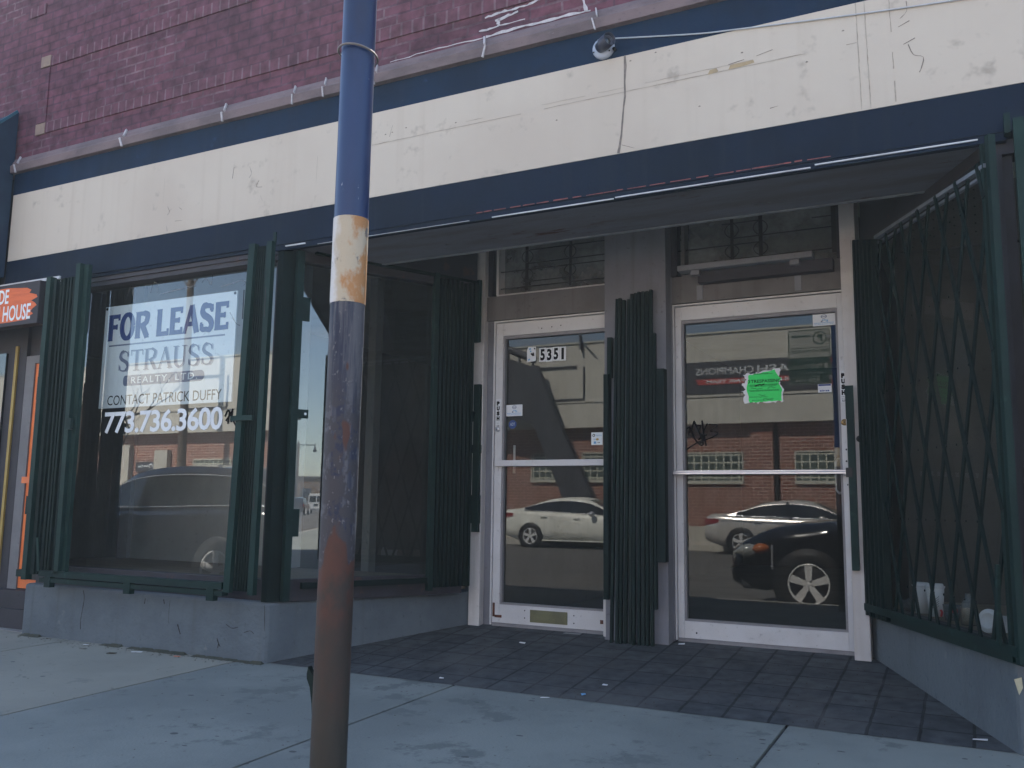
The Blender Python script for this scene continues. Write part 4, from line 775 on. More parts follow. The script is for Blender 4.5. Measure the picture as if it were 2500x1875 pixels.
x0, z0 = sp_(.185, .795); x1, z1 = sp_(.80, .695); r = (z1 - z0) / 2; q = [(x1 - r + r * math.cos(t), z0 + r + r * math.sin(t)) for t in [(-.5 + i / 12) * math.pi for i in range(13)]] + [(x0 + r * .6 - r * .6 * math.cos(t), z0 + r + r * math.sin(t)) for t in [(.5 - i / 12) * math.pi for i in range(13)]]
b.prism(q, P(-1.2724), .0008); b.build('banner', 'ink_grey', s)
b = MB(); text(b, 'REALTY, LTD.', sp_(.25, 0)[0], sp_(.75, 0)[0], sp_(0, .785)[1], sp_(0, .712)[1], P(-1.2733), .0004, .012, sp=1.25); b.build('lettering', 'sign_white', s)
b = MB(); text(b, 'CONTACT PATRICK DUFFY', sp_(.07, 0)[0], sp_(.93, 0)[0], sp_(0, .975)[1], sp_(0, .88)[1], P(-1.2725), .0005, .0); b.build('lettering', 'ink', s)
b = MB()
for u, v in ((.012, .02), (.985, .02)): b.lathe((*sp_(u, v)[:1], -1.2722, sp_(u, v)[1]), [(0, .004), (.009, .004), (.011, 0)], (0, -1, 0), 12)
b.build('screw', 'ink', s)
n = thing('paper_notice', 'torn fluorescent green no trespassing notice taped to the right door', 'notice', (-1.16, .028, 1.6))
def torn(pts, amp, n=8):
    out = []
    for i in range(len(pts)):
        a = Vector(pts[i]); c = Vector(pts[(i + 1) % len(pts)]); k = max(2, int((c - a).length / .012)); nn = Vector((-(c - a).y, (c - a).x)).normalized()
        for j in range(k): out.append(a + (c - a) * j / k + (nn * random.uniform(-amp, amp) if 0 < j else Vector((0, 0))))
    return out
E4 = [(-1.278, 1.495), (-1.035, 1.50), (-1.04, 1.545), (-1.03, 1.575), (-1.055, 1.61), (-1.04, 1.64), (-1.06, 1.66), (-1.055, 1.712), (-1.13, 1.70), (-1.2, 1.692), (-1.285, 1.68), (-1.262, 1.65), (-1.275, 1.625), (-1.295, 1.615), (-1.27, 1.585), (-1.30, 1.575), (-1.272, 1.55), (-1.285, 1.53)]
b = MB(); q = torn(E4, .008); b.add([(u, .0283, v) for u, v in q], [tuple(range(len(q)))]); plab(b.build('torn_backing', 'paper', n), 'white torn edge')
E5 = [(-1.245, 1.50), (-1.045, 1.505), (-1.047, 1.54), (-1.042, 1.57), (-1.062, 1.615), (-1.045, 1.645), (-1.065, 1.665), (-1.085, 1.705), (-1.13, 1.694), (-1.2, 1.682), (-1.25, 1.675), (-1.25, 1.65), (-1.26, 1.61), (-1.262, 1.58), (-1.253, 1.545), (-1.252, 1.525)]
b = MB(); q = torn(E5, .003); b.add([(u, .0278, v) for u, v in q], [tuple(range(len(q)))]); b.build('sheet', 'notice', n)
b = MB(); f = P(.0276); text(b, 'TRESPASSING', -1.235, -1.048, 1.624, 1.645, f, .0, .02); 
b.ribbon(cr([(-1.252, 1.645), (-1.243, 1.64), (-1.243, 1.63), (-1.252, 1.624)], 4), .005, f, .0001)
for z, x0, x1 in ((1.684, -1.21, -1.12), (1.679, -1.22, -1.10), (1.612, -1.24, -1.06), (1.607, -1.25, -1.07), (1.601, -1.24, -1.08), (1.576, -1.25, -1.06), (1.571, -1.24, -1.06), (1.534, -1.25, -1.18), (1.513, -1.23, -1.1), (1.506, -1.16, -1.15)): scr(b, f, x0, x1, z, .0025, 0)
for x0, z, k in ((-1.235, 1.588, 9), (-1.13, 1.589, 6), (-1.19, 1.545, 6), (-1.18, 1.534, 3), (-1.16, 1.533, 4), (-1.16, 1.52, 8)): b.ribbon(cr([(x0 + i * .009, z + random.uniform(-.006, .006)) for i in range(k)], 3), .0022, f, .0002)
b.ribbon(cr([(-1.21, 1.604), (-1.18, 1.613), (-1.17, 1.608), (-1.15, 1.616)], 4), .007, f, .0003)
b.build('lettering', 'ink', n)
c = thing('security_camera', 'small round security camera on the navy band under the ledge', 'camera', (-1.672, -1.412, 3.30))
b = MB(); b.lathe((-1.672, -1.412, 3.297), [(.062, 0), (.062, .015), (.055, .024), (.036, .03), (0, .03)], (0, -1, 0), 28); b.build('base_plate', 'plastic_grey', c)
b = MB(); dv = Vector((.80, -.55, .05)).normalized(); p0 = Vector((-1.668, -1.458, 3.290)); b.lathe(p0, [(0, -.03), (.030, -.02), (.034, .02), (.031, .062), (.027, .064), (.024, .058), (0, .058)], dv, 20); b.lathe(p0 + Vector((0, 0, .003)), [(.035, .015), (.035, .078), (.037, .078), (.037, .015)], dv, 20); b.build('camera_head', 'plastic_dark', c)
b = MB(); b.lathe(p0 + dv * .0585, [(.018, .0), (.015, .002), (0, .003)], dv, 16); b.build('lens', 'carglass', c)
b = MB()
for a_ in (2.2, 3.6, 5.6): b.lathe((-1.672 + .054 * math.cos(a_), -1.4425, 3.297 + .054 * math.sin(a_)), [(0, .001), (.005, 0)], (0, -1, 0), 8)
b.lathe((-1.605, -1.425, 3.27), [(0, .02), (.008, .02), (.01, 0)], (0, -1, 0), 10); b.build('screw', 'ink', c)
b = MB(); b.tube(cr([(-1.62, -1.43, 3.335), (-1.589, -1.425, 3.332), (-1.166, -1.422, 3.256), (-.949, -1.423, 3.228), (-.6, -1.423, 3.188), (-.247, -1.423, 3.152), (.1, -1.423, 3.123), (.6, -1.423, 3.09), (2, -1.423, 3.06)], 6), .0038, 6)
tag(b.build('camera_cable', 'wire'), 'thin pale cable running from the security camera along the fascia', 'cable')
l = thing('strip_light', 'grey fluorescent strip light fixed over the right door', 'light fixture', (-1.23, -.06, 2.36))
b = MB(); b.box(-1.657, -.81, -.15, -.05, 2.361, 2.398); b.build('housing', 'grey_plastic', l, bevel=.004)
b = MB(); b.box(-1.54, -.70, -.085, -.013, 2.285, 2.36); b.build('shaded_body', 'frame', l, bevel=.004)  # dark body under the housing; its shadow is put into the colour
for x in (-1.545, -.92):
    b = MB(); b.box(x - .02, x + .02, -.02, -.0125, 2.19, 2.285); b.box(x - .028, x + .028, -.13, -.086, 2.33, 2.36); b.build('bracket', 'grey_plastic', l)
# rubbish on the sill of the right bay (inside)
def cup(name, label, cat, c, r0, r1, h, mats, tilt=None, lid=True):
    t = thing(name, label, cat, c); b = MB(); b.lathe(c, [(0, 0), (r0, 0), (r1, h), (r1 - .002, h), (r0 - .002, .003), (0, .003)], n=28); b.build('cup', mats[0], t)
    if lid: b = MB(); b.lathe(c, [(r1 + .003, h - .006), (r1 + .004, h + .004), (r1 - .003, h + .006), (r1 - .006, h + .016), (0, h + .016)], n=28); b.build('lid', mats[1], t)
    return t
t = cup('paper_cup', 'tall white paper cup with dark chevron print on the sill of the right bay', 'cup', (-.215, -.27, .273), .034, .046, .155, ['paper', 'paper'])
b = MB()
for k in range(5):
    q = []
    for i in range(9):
        a_ = R(-128 + i * 8); zz = .06 + k * .012 - (1 - abs(i - 4) / 4) * .02; r_ = .034 + .012 * zz / .155 + .0008; q.append((-.215 + r_ * math.cos(a_), -.27 + r_ * math.sin(a_), .273 + zz))
    b.tube(q, .0016, 4)
b.build('print', 'sleeve', t)
b = MB(); b.tube([(-.19, -.30, .276), (-.185, -.305, .30), (-.192, -.302, .31)], .006, 6); b.build('red_mark', 'pinkred', t)
t = cup('paper_cup', 'white paper cup standing behind the chevron cup', 'cup', (-.29, -.15, .273), .032, .042, .15, ['paper', 'paper'])
t = thing('plastic_tub', 'clear plastic tub with red and white label on the sill', 'tub', (-.135, -.43, .273))
b = MB(); b.lathe((-.135, -.43, .273), [(0, 0), (.034, 0), (.042, .075), (.044, .078), (.0405, .075), (.033, .002)], n=26); b.build('tub', 'clear', t)
b = MB(); b.lathe((-.135, -.43, .276), [(0, 0), (.031, 0), (.035, .035), (0, .038)], n=22); b.build('contents', 'paper', t)
b = MB(); q = [(-.135 + .0405 * math.cos(R(a_)), -.43 + .0405 * math.sin(R(a_))) for a_ in range(-95, -45, 8)]; b.add([(x, y, .315) for x, y in q] + [(x, y, .335) for x, y in q], [(i, i + 1, i + 1 + len(q), i + len(q)) for i in range(len(q) - 1)]); b.build('label', 'pinkred', t)
t = thing('glass_bottle', 'small clear bottle with a tan label on the sill of the right bay', 'bottle', (-.055, -.60, .273))
b = MB(); b.lathe((-.055, -.60, .273), [(0, 0), (.036, 0), (.036, .085), (.03, .105), (.014, .13), (.013, .155), (.011, .155)], n=24); b.build('bottle', 'clear', t)
b = MB(); b.lathe((-.055, -.60, .278), [(0, 0), (.034, 0), (.034, .075), (0, .08)], n=24); b.build('label', mat('tan label', (.5, .38, .27), (.3, .2, .13), 22, .8), t)
t = thing('white_disc', 'small round white disc standing on its edge near the right gate post', 'plate', (.02, -.85, .273))  # plain white disc with a stepped rim, fits lid and plate alike
b = MB(); ax = Vector((-.55, -.80, .18)).normalized(); b.lathe((.03, -.86, .327), [(.052, -.004), (.056, 0), (.053, .006), (.044, .004), (.042, .01), (.032, .01), (.030, .006), (0, .006)], ax, 30); b.build('rim', 'paper', t)
t = thing('takeaway_box', 'white takeaway box behind the white disc', 'box', (.10, -.82, .273))
b = MB(); b.prism([(-.05, 0), (.05, 0), (.06, .06), (-.06, .06)], lambda u, v, d: (.11 + u, -.83 + d, .273 + v), .1); b.build('tray', 'paper', t, bevel=.004); b = MB(); b.box(.048, .172, -.84, -.72, .3335, .341); b.build('lid', 'paper', t, bevel=.003)
t = thing('plastic_bag', 'crumpled clear plastic bag at the left end of the sill', 'bag', (-.35, -.12, .273))
b = MB(); bm = bmesh.new(); bmesh.ops.create_icosphere(bm, subdivisions=3, radius=.05); rr = random.Random(3)
for v in bm.verts: v.co *= rr.uniform(.72, 1.15); v.co.z *= .75
b.add([(v.co.x - .35, v.co.y - .13, v.co.z + .31) for v in bm.verts], [tuple(v.index for v in f.verts) for f in bm.faces]); bm.free(); b.build('film', 'clear', t)
t = thing('paper_scrap', 'torn yellowish scrap stuck at the top corner of the right low wall', 'scrap', (.12, -1.41, .19))
b = MB(); b.add([(.105, -1.418, .16), (.12, -1.42, .10), (.135, -1.42, .13), (.132, -1.418, .17)], [(0, 1, 2, 3)]); b.build('sheet', mat('yellowed paper', (.5, .47, .33), (.42, .38, .25), 9), t)
# sign pole with parking sign
p = thing('sign_pole', 'blue painted steel pole with a white band, rusted towards the foot', 'pole', (-1.242, -4.1, zs(-4.1)))
pm = bpy.data.materials.new('worn blue pole'); pm.use_nodes = True; nt = pm.node_tree; L = nt.links.new; bs = nt.nodes['Principled BSDF']; bs.inputs['Roughness'].default_value = .42
tc = N(nt, 'ShaderNodeTexCoord'); sx = N(nt, 'ShaderNodeSeparateXYZ'); L(tc.outputs['Object'], sx.inputs[0])
def nzz(scale, st, det=7, rg=.65):
    mp = N(nt, 'ShaderNodeMapping'); mp.inputs['Scale'].default_value = st; L(tc.outputs['Object'], mp.inputs[0]); n = N(nt, 'ShaderNodeTexNoise'); n.inputs['Scale'].default_value = scale; n.inputs['Detail'].default_value = det; n.inputs['Roughness'].default_value = rg; L(mp.outputs[0], n.inputs[0]); return n.outputs[0]
def mth(op, a, b_):
    n = N(nt, 'ShaderNodeMath', operation=op)
    for i, v in enumerate((a, b_)):
        if isinstance(v, (int, float)): n.inputs[i].default_value = v
        else: L(v, n.inputs[i])
    return n.outputs[0]
def stp(a, lo, hi):
    r = N(nt, 'ShaderNodeMapRange'); r.interpolation_type = 'SMOOTHSTEP'; r.inputs[1].default_value = lo; r.inputs[2].default_value = hi; L(a, r.inputs[0]); return r.outputs[0]
def mixp(a, c_, fac):
    x = N(nt, 'ShaderNodeMix', data_type='RGBA'); L(fac, x.inputs[0]); L(a, x.inputs[6])
    if isinstance(c_, tuple): x.inputs[7].default_value = (*c_, 1)
    else: L(c_, x.inputs[7])
    return x.outputs[2]
rgb = N(nt, 'ShaderNodeRGB'); rgb.outputs[0].default_value = (.006, .028, .105, 1); z = sx.outputs[2]; xx = sx.outputs[0]
c0 = mixp(rgb.outputs[0], (.007, .017, .062), stp(nzz(5, (1, 1, .35)), .42, .72))
c0 = mixp(c0, (.22, .24, .30), stp(nzz(60, (1, 1, .5), 4), .68, .72))
below = stp(mth('ADD', z, mth('MULTIPLY', nzz(9, (1, 1, .4)), -.3)), 1.32, 1.12)      # 1 below the white band
grey = mth('MULTIPLY', below, stp(nzz(14, (2.2, 2.2, .16), 5), .40, .56))
c1 = mixp(mixp(c0, (.010, .014, .032), mth('MULTIPLY', below, .85)), (.085, .085, .10), grey)
scab = mth('MULTIPLY', stp(mth('ADD', z, mth('MULTIPLY', nzz(7, (1, 1, .6)), -.45)), 1.02, .74), stp(nzz(30, (1, 1, .8), 6), .40, .5)); c1 = mixp(c1, (.034, .031, .040), scab)
spk = mth('MULTIPLY', below, stp(nzz(110, (1, 1, .6), 3), .62, .68)); c1 = mixp(c1, (.11, .105, .115), spk)
# rust patches growing to the foot
rz = mth('ADD', mth('MULTIPLY', nzz(4.2, (1.2, 1.2, .5), 4), 1.9), mth('MULTIPLY', z, -.62))
c2 = mixp(c1, (.066, .021, .013), stp(rz, .42, .46))
c2 = mixp(c2, (.026, .018, .015), mth('MULTIPLY', stp(rz, .46, .66), stp(nzz(16, (1, 1, .7)), .40, .62)))
foot = stp(mth('ADD', z, mth('MULTIPLY', nzz(7, (1, 1, .8), 8, .7), .75)), 1.06, .94); c2 = mixp(c2, mixp(c2, (.027, .018, .0145), stp(nzz(13, (1, 1, .4)), .2, .7)), foot)
dk = stp(mth('ADD', z, mth('MULTIPLY', nzz(5, (1, 1, 1)), .2)), .66, .40); c2 = mixp(c2, (.025, .024, .019), mth('MULTIPLY', dk, .8))
L(c2, bs.inputs['Base Color']); L(mth('ADD', .36, mth('MULTIPLY', below, .3)), bs.inputs['Roughness'])
bn = N(nt, 'ShaderNodeBump'); bn.inputs['Strength'].default_value = .5; bn.inputs['Distance'].default_value = .003; L(mth('MULTIPLY', mth('ADD', below, .08), nzz(45, (1, 1, .6), 6)), bn.inputs['Height']); L(bn.outputs[0], bs.inputs['Normal'])
PX = lambda z: -1.2445 + .0037 * (z - .276); PR = .0388
b = MB(); b.tube([(PX(z_), -4.1, z_) for z_ in [-.22 + i * .1 for i in range(32)]], PR, 40); b.build('shaft', pm, p)
wm = mat('stained white band', (.60, .595, .59), (.55, .53, .50), 7, .6, bump=.2)
nt = wm.node_tree; L = nt.links.new; bs = nt.nodes['Principled BSDF']; tc = N(nt, 'ShaderNodeTexCoord'); sx = N(nt, 'ShaderNodeSeparateXYZ'); L(tc.outputs['Object'], sx.inputs[0])
src = bs.inputs['Base Color'].links[0].from_socket; side = mth('ADD', mth('MULTIPLY', mth('ADD', sx.outputs[0], 1.2445), 9.0), mth('MULTIPLY', nzz(11, (1, 1, .7), 7), 1.0))
o_ = mixp(src, (.46, .39, .29), stp(side, .42, .62)); o_ = mixp(o_, (.40, .20, .08), stp(mth('ADD', side, mth('MULTIPLY', nzz(23, (1, 1, .5), 6), .5)), 1.0, 1.14)); o_ = mixp(o_, (.16, .15, .14), mth('MULTIPLY', stp(nzz(19, (1, 1, .8), 7), .60, .66), stp(side, .3, .5)))
L(o_, bs.inputs['Base Color'])
b = MB(); b.tube([(PX(1.276), -4.1, 1.276), (PX(1.376), -4.1, 1.376), (PX(1.474), -4.1, 1.474)], PR + .0012, 40, cap=False); b.build('painted_band', wm, p)
b = MB(); pts = [(PX(1.87) + .046 * math.cos(t), -4.1 + .046 * math.sin(t), 1.875 + .010 * math.sin(t + 2.4) - .012 * math.cos(t)) for t in [i * math.pi / 14 - 2.0 for i in range(30)]]; b.tube(pts, .0026, 6); b.build('wire_ring', 'wire_rust', p)
b = MB(); q = [(-1.288, .27), (-1.292, .35), (-1.296, .40), (-1.303, .435), (-1.312, .452), (-1.3125, .462), (-1.309, .478), (-1.302, .466), (-1.294, .458), (-1.290, .462), (-1.288, .50), (-1.282, .52), (-1.282, .27), (-1.284, -.2), (-1.292, -.2)]
b.prism(q, lambda u, v, d: (u, -4.1 + d, v), .012); plab(b.build('metal_strip', 'green_dk', p), 'jagged strip of torn dark metal')
sgn = thing('parking_sign', 'grey and dark green parking sign bracketed to the blue pole above head height', 'sign', (-1.52, -4.12, 2.15))
XA, XB, ZA, ZB = -1.725, -1.29, 2.155, 2.755
b = MB(); b.box(XA, XB, -4.13, -4.126, ZA, ZB); b.build('plate', mat('sign plate', (.36, .38, .36), (.33, .35, .33), 4, .5), sgn, bevel=.0)
f = PB(-4.1258); W_ = XB - XA; H_ = ZB - ZA
def sq(u, v): return (XB - W_ * u, ZB - H_ * v)            # u from reader's left
b = MB(); q = [sq(.03, .51), sq(.97, .51), sq(.97, .93), sq(.93, .97), sq(.07, .97), sq(.03, .93)]; b.add([f(u, v, .0004) for u, v in q], [tuple(range(6))]); b.build('green_panel', 'signgreen', sgn)
b = MB()
rr = [sq(.02 + .03, .985), sq(.95, .985), sq(.985, .95), sq(.985, .04), sq(.95, .012), sq(.05, .012), sq(.015, .04), sq(.015, .95), sq(.05, .985)]; b.ribbon(rr, .009, f, .001)
cx, cz = sq(.24, .165); b.ribbon([(cx + .066 * math.cos(i * math.pi / 20), cz + .066 * math.sin(i * math.pi / 20)) for i in range(41)], .014, f, .0012)
text(b, 'P', cx + .026, cx - .026, cz - .038, cz + .04, f, .0012, .05)
a0 = sq(.46, .12); a1 = sq(.86, .12); b.ribbon([a0, a1], .017, f, .0012); b.add([f(*sq(.93, .12), .0014), f(*sq(.80, .08), .0014), f(*sq(.82, .12), .0014), f(*sq(.80, .16), .0014)], [(0, 1, 2, 3)])
b.ribbon([sq(.07, .335), sq(.93, .335)], .006, f, .0012); text(b, 'PAY AT PAY BOX', sq(.05, 0)[0], sq(.94, 0)[0], sq(0, .43)[1], sq(0, .365)[1], f, .0012, .03); b.ribbon([sq(.3, .47), sq(.7, .47)], .004, f, .0012)
b.build('lettering', 'signgreen', sgn)
b = MB(); text(b, 'SIGN UP AT', sq(.32, 0)[0], sq(.68, 0)[0], sq(0, .575)[1], sq(0, .545)[1], f, .001, .01); text(b, 'Park', sq(.2, 0)[0], sq(.48, 0)[0], sq(0, .70)[1], sq(0, .615)[1], f, .001, .04); text(b, 'Chicago', sq(.49, 0)[0], sq(.94, 0)[0], sq(0, .715)[1], sq(0, .63)[1], f, .001, .0)
text(b, 'FOR MOBILE PAY', sq(.2, 0)[0], sq(.76, 0)[0], sq(0, .805)[1], sq(0, .775)[1], f, .001, .01); b.ribbon([sq(.07, .86), sq(.95, .86)], .004, f, .001); text(b, '338 104', sq(.26, 0)[0], sq(.84, 0)[0], sq(0, .955)[1], sq(0, .885)[1], f, .001, .02)
q = [sq(.07, .62), sq(.15, .62), sq(.15, .72), sq(.07, .72)]; b.add([f(u, v, .001) for u, v in q], [(0, 1, 2, 3)]); b.build('lettering', mat('grey sign letters', (.30, .33, .32), (.28, .3, .3), 5), sgn)
b = MB()
for z_ in (2.22, 2.66): b.box(XB - .02, -1.235, -4.126, -4.10, z_ - .02, z_ + .02)
b.build('bracket', 'chrome', sgn)
# litter
LG = 'scraps of litter on the ground'
def floorz(x, y): return zs(y) if y < -1.38 else -.1365 + (y + 1.37) * .0943
def litter(x, y, w, h, rot, m, label):
    z0 = floorz(x, y) + .0035; c_, s_ = math.cos(rot), math.sin(rot); b = MB(); q = [(-w, -h), (w * .9, -h * .8), (w, h), (-w * .8, h * .9)]
    vs = [(x + c_ * u - s_ * v, y + s_ * u + c_ * v, z0 + random.uniform(0, .006)) for u, v in q]; vs += [(a, d, e + .003) for a, d, e in vs]
    b.add(vs, [(3, 2, 1, 0), (4, 5, 6, 7), (0, 1, 5, 4), (1, 2, 6, 5), (2, 3, 7, 6), (3, 0, 4, 7)]); tag(b.build('litter', m), label, 'litter', LG)
litter(-2.62, -.42, .02, .006, .1, 'paper', 'white cigarette end on the paving in front of the left door')
litter(-1.79, -1.10, .014, .007, .0, 'paper', 'white paper scrap on the paving left of the right door, nearest the pavement')
litter(-2.68, -1.30, .012, .007, .4, 'paper', 'white scrap at the outer edge of the paving behind the pole')
litter(-1.99, -1.42, .022, .008, .1, 'paper', 'flat white scrap where paving meets the pavement, below the gate stack')
litter(-1.83, -1.30, .012, .012, .7, 'ink_lblue', 'small blue ring-like scrap on the paving near the pavement edge')
litter(-1.67, -.10, .02, .008, .2, 'paper', 'white crumb at the foot of the right door jamb')
litter(-4.84, -1.52, .035, .006, .5, 'paper', 'white cigarette end at the foot of the left low wall')
litter(-5.35, -1.50, .015, .012, .2, 'paper', 'pale crumb at the foot of the left low wall, further left')
litter(-4.5, -1.50, .025, .007, -.1, 'orange_brush', 'orange scrap at the foot of the left low wall, nearest the corner')
litter(-4.95, -1.62, .03, .014, .2, 'leaflitter', 'dark leaf bit on the pavement in front of the left low wall')
litter(-5.25, -1.60, .025, .01, .0, 'leaflitter', 'dark twig piece on the pavement, left of the dark leaf bit')
litter(-2.42, -.08, .06, .012, .1, 'grey_plastic', 'grey flattened wrapper under the left door by the pier')
litter(-.03, -1.28, .03, .012, .1, 'paper', 'white scrap at the right low wall foot')
b = MB()
for i in range(260):
    y = -1.42 - abs(random.gauss(0, .05)); x = random.uniform(-6.15, -3.9); z0 = zs(y); s_ = random.uniform(.003, .009); a_ = random.uniform(0, 3)
    b.add([(x, y, z0 + .001), (x + s_ * math.cos(a_) * 2, y + s_ * math.sin(a_), z0 + .001), (x + s_, y + s_, z0 + .005)], [(0, 1, 2)])
for i in range(260):
    x = random.uniform(-3.7, .0); y = random.uniform(-1.36, -.05); z0 = floorz(x, y) + .002; s_ = random.uniform(.002, .005); b.add([(x, y, z0), (x + s_ * 2, y, z0), (x + s_, y + s_, z0 + .004)], [(0, 1, 2)])
for i in range(420):
    x = random.uniform(-6, .6); y = random.uniform(-3.6, -1.45); z0 = zs(y) + .001; s_ = random.uniform(.003, .007); a_ = random.uniform(0, 3); b.add([(x, y, z0), (x + s_ * 2 * math.cos(a_), y + s_ * 2 * math.sin(a_), z0), (x + s_, y + s_, z0 + .002)], [(0, 1, 2)])
for i in range(70):
    x = random.uniform(-6, .6); y = random.uniform(-3.9, -1.45); z0 = zs(y) + .0012; s_ = random.uniform(.006, .02); k_ = random.uniform(.4, 1)
    b.add([(x + s_ * math.cos(t * .785), y + s_ * k_ * math.sin(t * .785), z0) for t in range(8)], [tuple(range(8))], 1)
o = b.build('grit', ['leaflitter', 'gum']); o['kind'] = 'stuff'; o['label'] = 'loose grit and dry bits scattered on the paving and pavement'; o['category'] = 'grit'

# ------------------------------------------------------------------ neighbour shop at the left
nb = thing('neighbour_shop', 'dark neighbouring shop front with orange door at the left edge', 'shop', (-7.5, -1.2, .14))
b = MB(); b.box(-16, -6.72, -1.18, -.9, .14, 5.25); b.box(-6.72, -6.19, -1.15, -.9, 1.96, 2.48); b.build('wall', 'nbr', nb)
b = MB(); b.box(-16, -6.19, -1.30, -.9, -.13, .01); b.box(-16, -6.19, -1.27, -.9, .01, .142); b.build('step', 'nbr', nb)
b = MB(); b.box(-6.70, -6.592, -1.19, -1.12, .142, 1.96); b.box(-6.5919, -6.19, -1.19, -1.12, 1.90, 1.96); b.build('door_frame', 'jamb', nb)
b = MB(); b.box(-6.590, -6.1, -1.178, -1.12, .15, 1.895); d = b.build('door', 'orange', nb)
b = MB(); b.box(-6.62, -6.45, -1.20, -1.1785, .95, 1.0); b.build('bolt', 'orange', d); b = MB(); b.lathe((-6.515, -1.171, 1.18), [(0, .012), (.02, .01), (.024, 0)], (0, -1, 0), 12); b.lathe((-6.50, -1.171, .86), [(0, .03), (.012, .03), (.012, 0)], (0, -1, 0), 10); b.build('lock', 'chrome', d)
b = MB(); b.box(-6.545, -6.2, -1.19, -1.171, .22, .28); b.build('kick_strap', 'black', d)
b = MB(); b.box(-6.845, -6.815, -1.195, -1.18, .142, 2.05); b.build('trim_strip', 'yellow', nb)
b = MB(); b.box(-9.5, -6.95, -1.20, -1.18, .5, 2.0); b.build('window', 'carglass', nb)
b = MB(); b.box(-16, -6.05, -1.425, -1.40, 2.478, 2.498); b.box(-6.2, -6.06, -1.42, -1.40, 2.458, 2.472); b.build('white_trim', 'white_lip', nb)
b = MB(); b.prism([(-1.418, 3.93), (-1.72, 3.6), (-1.74, 2.56), (-1.418, 2.56)], lambda u, v, d: (-12 + d, u, v), 5.265); b.build('awning', 'awning', nb)
b = MB(); b.bar((-6.737, -1.43, 3.935), (-6.737, -1.72, 3.62), .02, .02); b.box(-12, -6.735, -1.745, -1.72, 3.50, 3.61); b.build('awning_edge', 'teal', nb)
sg = thing('shop_sign', 'black shop sign with an orange brush stroke and white hand lettering', 'sign', (-7.2, -1.5, 2.13))
b = MB(); b.box(-8.9, -6.13, -1.52, -1.43, 2.125, 2.452); b.build('box', 'nbr', sg, bevel=.004)
b = MB(); q = [(-8.6, 2.15), (-6.45, 2.155)]; x = 2.155
for i in range(13): z_ = 2.16 + i * .0205; q.append((-6.225 + .06 * math.sin(i * .27) + random.uniform(-.05, .045), z_)); 
q += [(-6.5, 2.425), (-8.6, 2.42)]; b.add([(u, -1.5212, v) for u, v in q], [tuple(range(len(q)))]); b.build('brush_stroke', 'orange_brush', sg)
b = MB(); f = P(-1.522); text(b, 'MADE', -6.745, -6.485, 2.303, 2.415, f, .0006, .02); text(b, 'IN HOUSE', -6.675, -6.212, 2.163, 2.285, f, .0006, .018); b.build('lettering', 'paint_white', sg)

# ------------------------------------------------------------------ across the street (seen in the glass)
ob = thing('repair_shop', 'long red brick repair shop with pale upper cladding across the street', 'building', (-10, -21.5, -.2))
b = MB(); b.box(-48, 14, -40, -21.5, .27, 3.4); b.build('brick_wall', 'opp_brick', ob)
b = MB(); b.box(-48, 14, -40, -21.47, -.21, .268); b.build('plinth', 'concrete_l', ob)
b = MB(); b.box(-48, 14, -40, -21.2, 3.38, 6.17); b.box(-48, 14, -21.199, -21.17, 4.20, 4.27); b.build('cladding', 'opp_cream', ob)
b = MB(); b.box(-48, 14, -21.22, -21.16, 6.1705, 6.22); b.build('coping', 'sill', ob)
b = MB()
for x in (-45, -38, -31, -20.5, -14.8, -5.59, .5, 6.5): b.box(x - .33, x + .33, -21.5, -21.4, .27, 3.38)
b.build('pilaster', 'opp_brick', ob)
b = MB(); b.tube([(-5.17, -21.42, .1), (-5.17, -21.42, 3.37)], .05, 8); b.tube([(-14.35, -21.42, .1), (-14.35, -21.42, 3.37)], .05, 8); b.build('drain_pipe', 'black', ob)
for x0, x1, z0, z1 in ((-8.2, -6.2, 1.66, 2.49), (-4.62, -2.6, 1.66, 2.49), (-13.25, -12.0, 1.70, 2.54), (-11.4, -10.3, 1.7, 2.54), (-26.15, -24.31, 1.75, 2.35), (-18.5, -16.7, 1.66, 2.49)):
    w = MB().box(x0, x1, -21.53, -21.485, z0, z1).build('window', 'glassblock', ob)
    b = MB(); b.box(x0 - .04, x1 + .04, -21.5, -21.42, z0 - .1, z0 - .003); b.build('sill', 'sill', w)
    b = MB(); b.box(x0 - .04, x0, -21.5, -21.46, z0, z1 + .04); b.box(x1, x1 + .04, -21.5, -21.46, z0, z1 + .04); b.box(x0, x1, -21.5, -21.46, z1, z1 + .04); b.build('frame', 'sill', w)
b = MB(); b.box(-8.7, 5.5, -21.199, -21.16, 4.3, 5.29); b.build('sign_band', 'opp_dark', ob)
f = PB(-21.158); b = MB(); text(b, 'CRASH', -4.02, -5.62, 4.87, 5.10, f, .01, .02); text(b, 'CHAMPIONS', -5.72, -7.49, 4.87, 5.10, f, .01, .02); b.build('lettering', mat('pale sign letters', (.5, .51, .52), (.46, .47, .48), 5), ob)
b = MB(); b.prism([(-4.1, 4.58), (-7.42, 4.57), (-7.5, 4.75), (-4.05, 4.74)], lambda u, v, d: (u, -21.1575 + d, v), .006); b.build('sign_stripe', 'opp_red', ob)
b = MB(); text(b, 'COLLISION REPAIR TEAM', -4.4, -7.16, 4.61, 4.715, PB(-21.15), .001, .02); b.build('lettering', 'paint_white', ob)
b = MB(); b.ribbon([(-3.35 + .36 * math.cos(R(a_)), 4.8 + .36 * math.sin(R(a_))) for a_ in range(40, 330, 10)], .14, PB(-21.156), .002); b.build('emblem', 'opp_red', ob)
b = MB()
